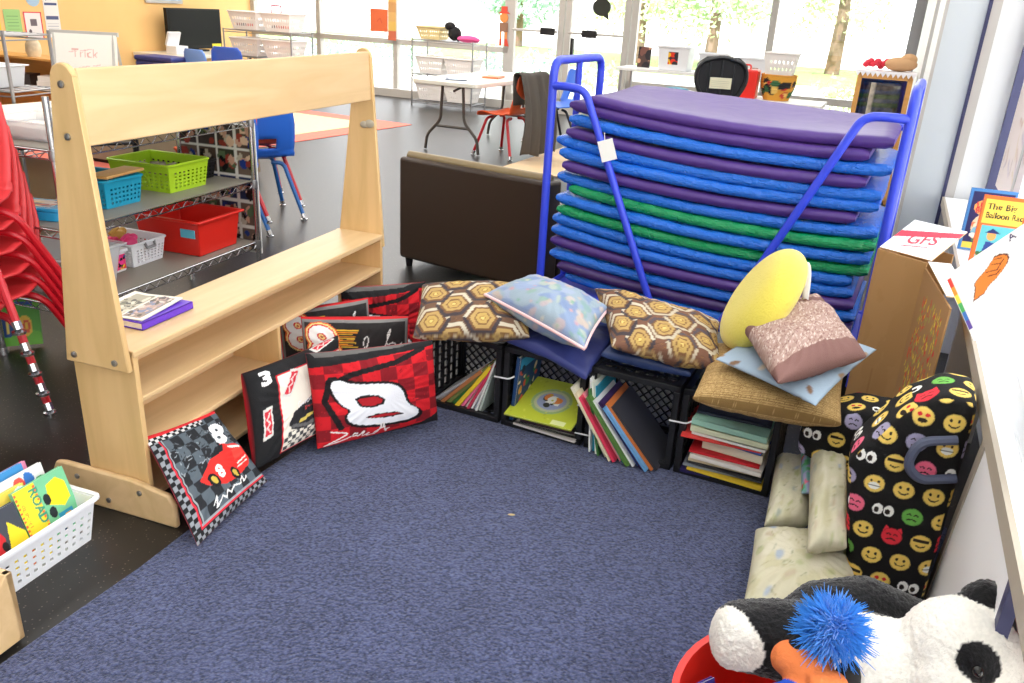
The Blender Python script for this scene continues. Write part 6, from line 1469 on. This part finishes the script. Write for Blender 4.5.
mb = MB(); mb.box(-.14,.14,-.1,.1,0,.27); mb.build('body', M_red, o, smooth=0, bevel=.015); mb = MB(); mb.tube(fillet([(-.05,0,.268),(-.05,0,.31),(.05,0,.31),(.05,0,.268)],.02,3), .008, 6); mb.build('handle', M_red, o)
cvk = Cv(4.,60,(222,160,60)); cvk.blobs(46,.08,.2,[(40,40,44),(200,60,50),(60,110,70),(236,200,110)],(0,.2,4,.75))
o = thing('patterned_basket', 'round orange basket with dark and red motifs under the white basket', 'basket', M=RM @ Matrix.Translation((-1.06,8.80,.742)))
mb = MB(); prof = [(.12,0),(.155,.06),(.16,.13),(.165,.23)]; mb.grid(64, 20, lambda u, v: (lambda k: (lambda r: Vector((r*math.cos(2*PI*u), r*math.sin(2*PI*u), .23*v)))(.12+.05*math.sin(v*1.9)+.004*math.sin(60*v)))(0))
U_, V_ = np.meshgrid(np.arange(65)/64, np.arange(21)/20); cl_ = cvk.sample(U_.ravel(), V_.ravel()); n0 = len(mb.v); mb.lathe([(.0001,.004),(.118,.004)], seg=24); cl_ = np.vstack([cl_, np.tile(lin((190,130,60)), (len(mb.v)-n0,1))]); mb.build('body', printed('wicker', .7, (80,.5)), o, smooth=60, cols=cl_)
mb = MB(); mb.tube([(.165*math.cos(k*PI/12), .165*math.sin(k*PI/12), .232) for k in range(24)], .010, 6, closed=True); mb.build('rim', mat('wicker_rim', (214,150,60), .7), o)
basket(RM @ Matrix.Translation((-1.06,8.80,.977)), .30, .30, .20, .03, M_lb, 'white slotted basket standing on the patterned round basket', 7, 2, hole=.5)
mb = MB()
for k in range(7): mb.box(-.12,.12,-.08,.08,.004*k,.004*k+.003,0,Matrix.Rotation(.3*k,4,'Z'))
tag(mb.build('paper_pile', mat('teal_paper', (60,150,180), .5, vary=(6,.3)), smooth=0, loc=W(-2.2,9.4,.70)), 'loose pile of teal papers on a stool behind the top mat', 'paper')
mb = MB(); mb.lathe([(.0001,0),(.16,0),(.16,.02),(.04,.06),(.04,.62),(.2,.66),(.2,.70),(.0001,.70)], seg=20); tag(mb.build('stool', M_wt, loc=W(-2.2,9.4,0)), 'white pedestal stool holding teal papers behind the trolley', 'stool')
# black chair behind the trolley
o = thing('desk_chair', 'black moulded chair with a cream label on its back, behind the mats', 'chair', M=frame((1.46,6.55,0), (.98,-.12,0), (.12,.98,0)))
mb = MB(); mb.prism([(-.13,.90),(.13,.90),(.20,1.02),(.185,1.14),(.12,1.19),(0,1.20),(-.12,1.19),(-.185,1.14),(-.20,1.02)],-.015,.015,Matrix(((1,0,0,0),(0,0,-1,0),(0,1,0,0),(0,0,0,1)))); mb.build('backrest', M_black, o, smooth=30, bevel=.012)
mb = MB(); mb.tube(fillet([(-.13,-.022,.90),(-.195,-.022,1.03),(-.165,-.022,1.15),(0,-.022,1.195),(.165,-.022,1.15),(.195,-.022,1.03),(.13,-.022,.90)],.06,4), .016, 8)
for x in (-.09,0,.09): mb.tube([(x,-.02,.86),(x,-.02,1.18)], .008, 6)
mb.build('back_frame', mat('black_gloss', (30,31,34), .3), o)
cv = Cv(1.7,60,(226,222,190)); [cv.line([(.15,.2+.16*k),(1.5,.2+.16*k)],.03,(190,186,160)) for k in range(4)]; panel('label', cv, (-.08,-.030,.965), (1,0,0), (0,0,1), .16, .08, .003, parent=o)
mb = MB(); mb.prism(rrect(.44,.42,.09,5,-.22,-.30+.31), .80, .86, Matrix.Identity(4)); mb.build('seat', mat('blue_black_seat', (30,54,110), .6), o, smooth=30, bevel=.015)
mb = MB(); mb.tube([(0,.2,.05),(0,.2,.8)], .03, 10)
for k in range(5): a = k*2*PI/5; mb.tube([(0,.2,.07),(.28*math.cos(a),.2+.28*math.sin(a),.04)], .02, 6)
mb.bar((0,.0,.9),(0,.12,.8),.05,.02); mb.build('pedestal', M_black, o)
for k in range(5): a = k*2*PI/5; mb = MB(); mb.ball((.28*math.cos(a),.2+.28*math.sin(a),.025), .025, 10, 6); mb.build('caster', M_black, o)
# display cabinet by the far right corner
o = thing('display_cabinet', 'small wooden cabinet with a glass door in the far right corner', 'cabinet', M=RM @ Matrix.Translation((-.10,8.0,0)))
mb = MB(); mb.box(-.22,-.20,0,.34,0,1.10); mb.box(.20,.22,0,.34,0,1.10); mb.box(-.22,.22,0,.34,1.08,1.10); mb.box(-.2,.2,.32,.34,.02,1.08); mb.box(-.2,.2,0,.32,.02,.05); mb.build('carcass', M_oak, o, smooth=0)
mb = MB(); 
for p_, q_ in (((-.2,.06),(-.2,1.07)),((.2,.06),(.2,1.07)),((-.2,.06),(.2,.06)),((-.2,1.07),(.2,1.07))): mb.bar((p_[0],-.012,p_[1]),(q_[0],-.012,q_[1]),.04,.022,up=(0,1,0))
dr = mb.build('door', M_oak, o, smooth=0); mb = MB(); mb.box(-.18,.18,-.014,-.010,.08,1.05); mb.build('pane', glass_mat('cabinet_glass', (226,226,220), .12), dr, smooth=0)
mb = MB(); mb.box(-.24,.24,-.03,.36,1.10,1.112)
for k in range(12): mb.prism([(-.24+k*.04,1.10),(-.20+k*.04,1.10),(-.22+k*.04,1.065)],-.031,-.028,Matrix(((1,0,0,0),(0,0,1,0),(0,1,0,0),(0,0,0,1))))
tag(mb.build('lace_cloth', mat('white_lace', (248,244,246), .8), smooth=0, loc=W(-.10,8.0,0)), 'white lace cloth on top of the glass-door cabinet', 'cloth')
bpy.data.objects['lace_cloth'].rotation_euler = (0,0,math.atan2(md_.y,md_.x))
mb = MB(); mb.box(-.15,.15,-.1,.1,0,.62); 
tag(mb.build('folded_blankets', mat('grey_blanket', (206,196,180), .9, vary=(9,.4)), smooth=0, loc=W(-.08,8.17,.055)), 'rumpled grey and brown blankets behind the cabinet glass', 'blanket')
mb = MB(); mb.box(-.14,.12,-.09,.09,0,.32); tag(mb.build('dark_basket', mat('rumpled_fabric', (186,176,160), .9, vary=(11,.6)), smooth=0, loc=W(-.10,8.11,.70)), 'rumpled beige and dark fabric at the top inside the glass cabinet', 'blanket')
mb = MB(); rr_ = random.Random(3)
for k in range(16): mb.ball((rr_.uniform(-.1,.1), rr_.uniform(-.06,.06), .03+rr_.uniform(0,.05)), (.03,.03,.025), 8, 6)
tag(mb.build('flower_bunch', mat('red_petals', (220,50,70), .7), loc=W(-.17,8.15,1.113)), 'bunch of red fabric flowers on the lace cloth', 'flowers')
mb = MB(); mb.ball((0,0,.06), (.14,.09,.06), 14, 9); mb.ball((.06,0,.1), (.07,.06,.05), 12, 8); tag(mb.build('paper_bag', mat('kraft_bag', (196,154,110), .8, bump=(14,.5)), loc=W(.0,8.16,1.113)), 'crumpled brown paper bag beside the red flowers', 'bag')
cv = Cv(.8,100,(244,240,242)); cv.rect(0,.72,.8,1,(236,80,140)); cv.rect(0,.35,.8,.42,(220,70,90)); cv.blobs(12,.03,.1,[(236,120,160),(220,60,80)],(.05,.05,.75,.7)); tag(panel('pink_poster', cv, W(.128,5.95,.30), -wd, UP, .7, .75, .003, rough=.6, top=True), 'pink and white poster on the wall just right of the trolley posts', 'poster')
# small crumb on the carpet
mb = MB(); mb.ball((0,0,.004), (.012,.004,.003), 8, 5); tag(mb.build('paper_scrap', mat('straw_scrap', (206,180,130), .8), loc=(.028,2.145,.012)), 'tiny straw-coloured scrap lying on the blue carpet', 'scrap')
for o in list(SC.objects):                                  # every parentless mesh placed in room coordinates keeps its own base as origin
    pass
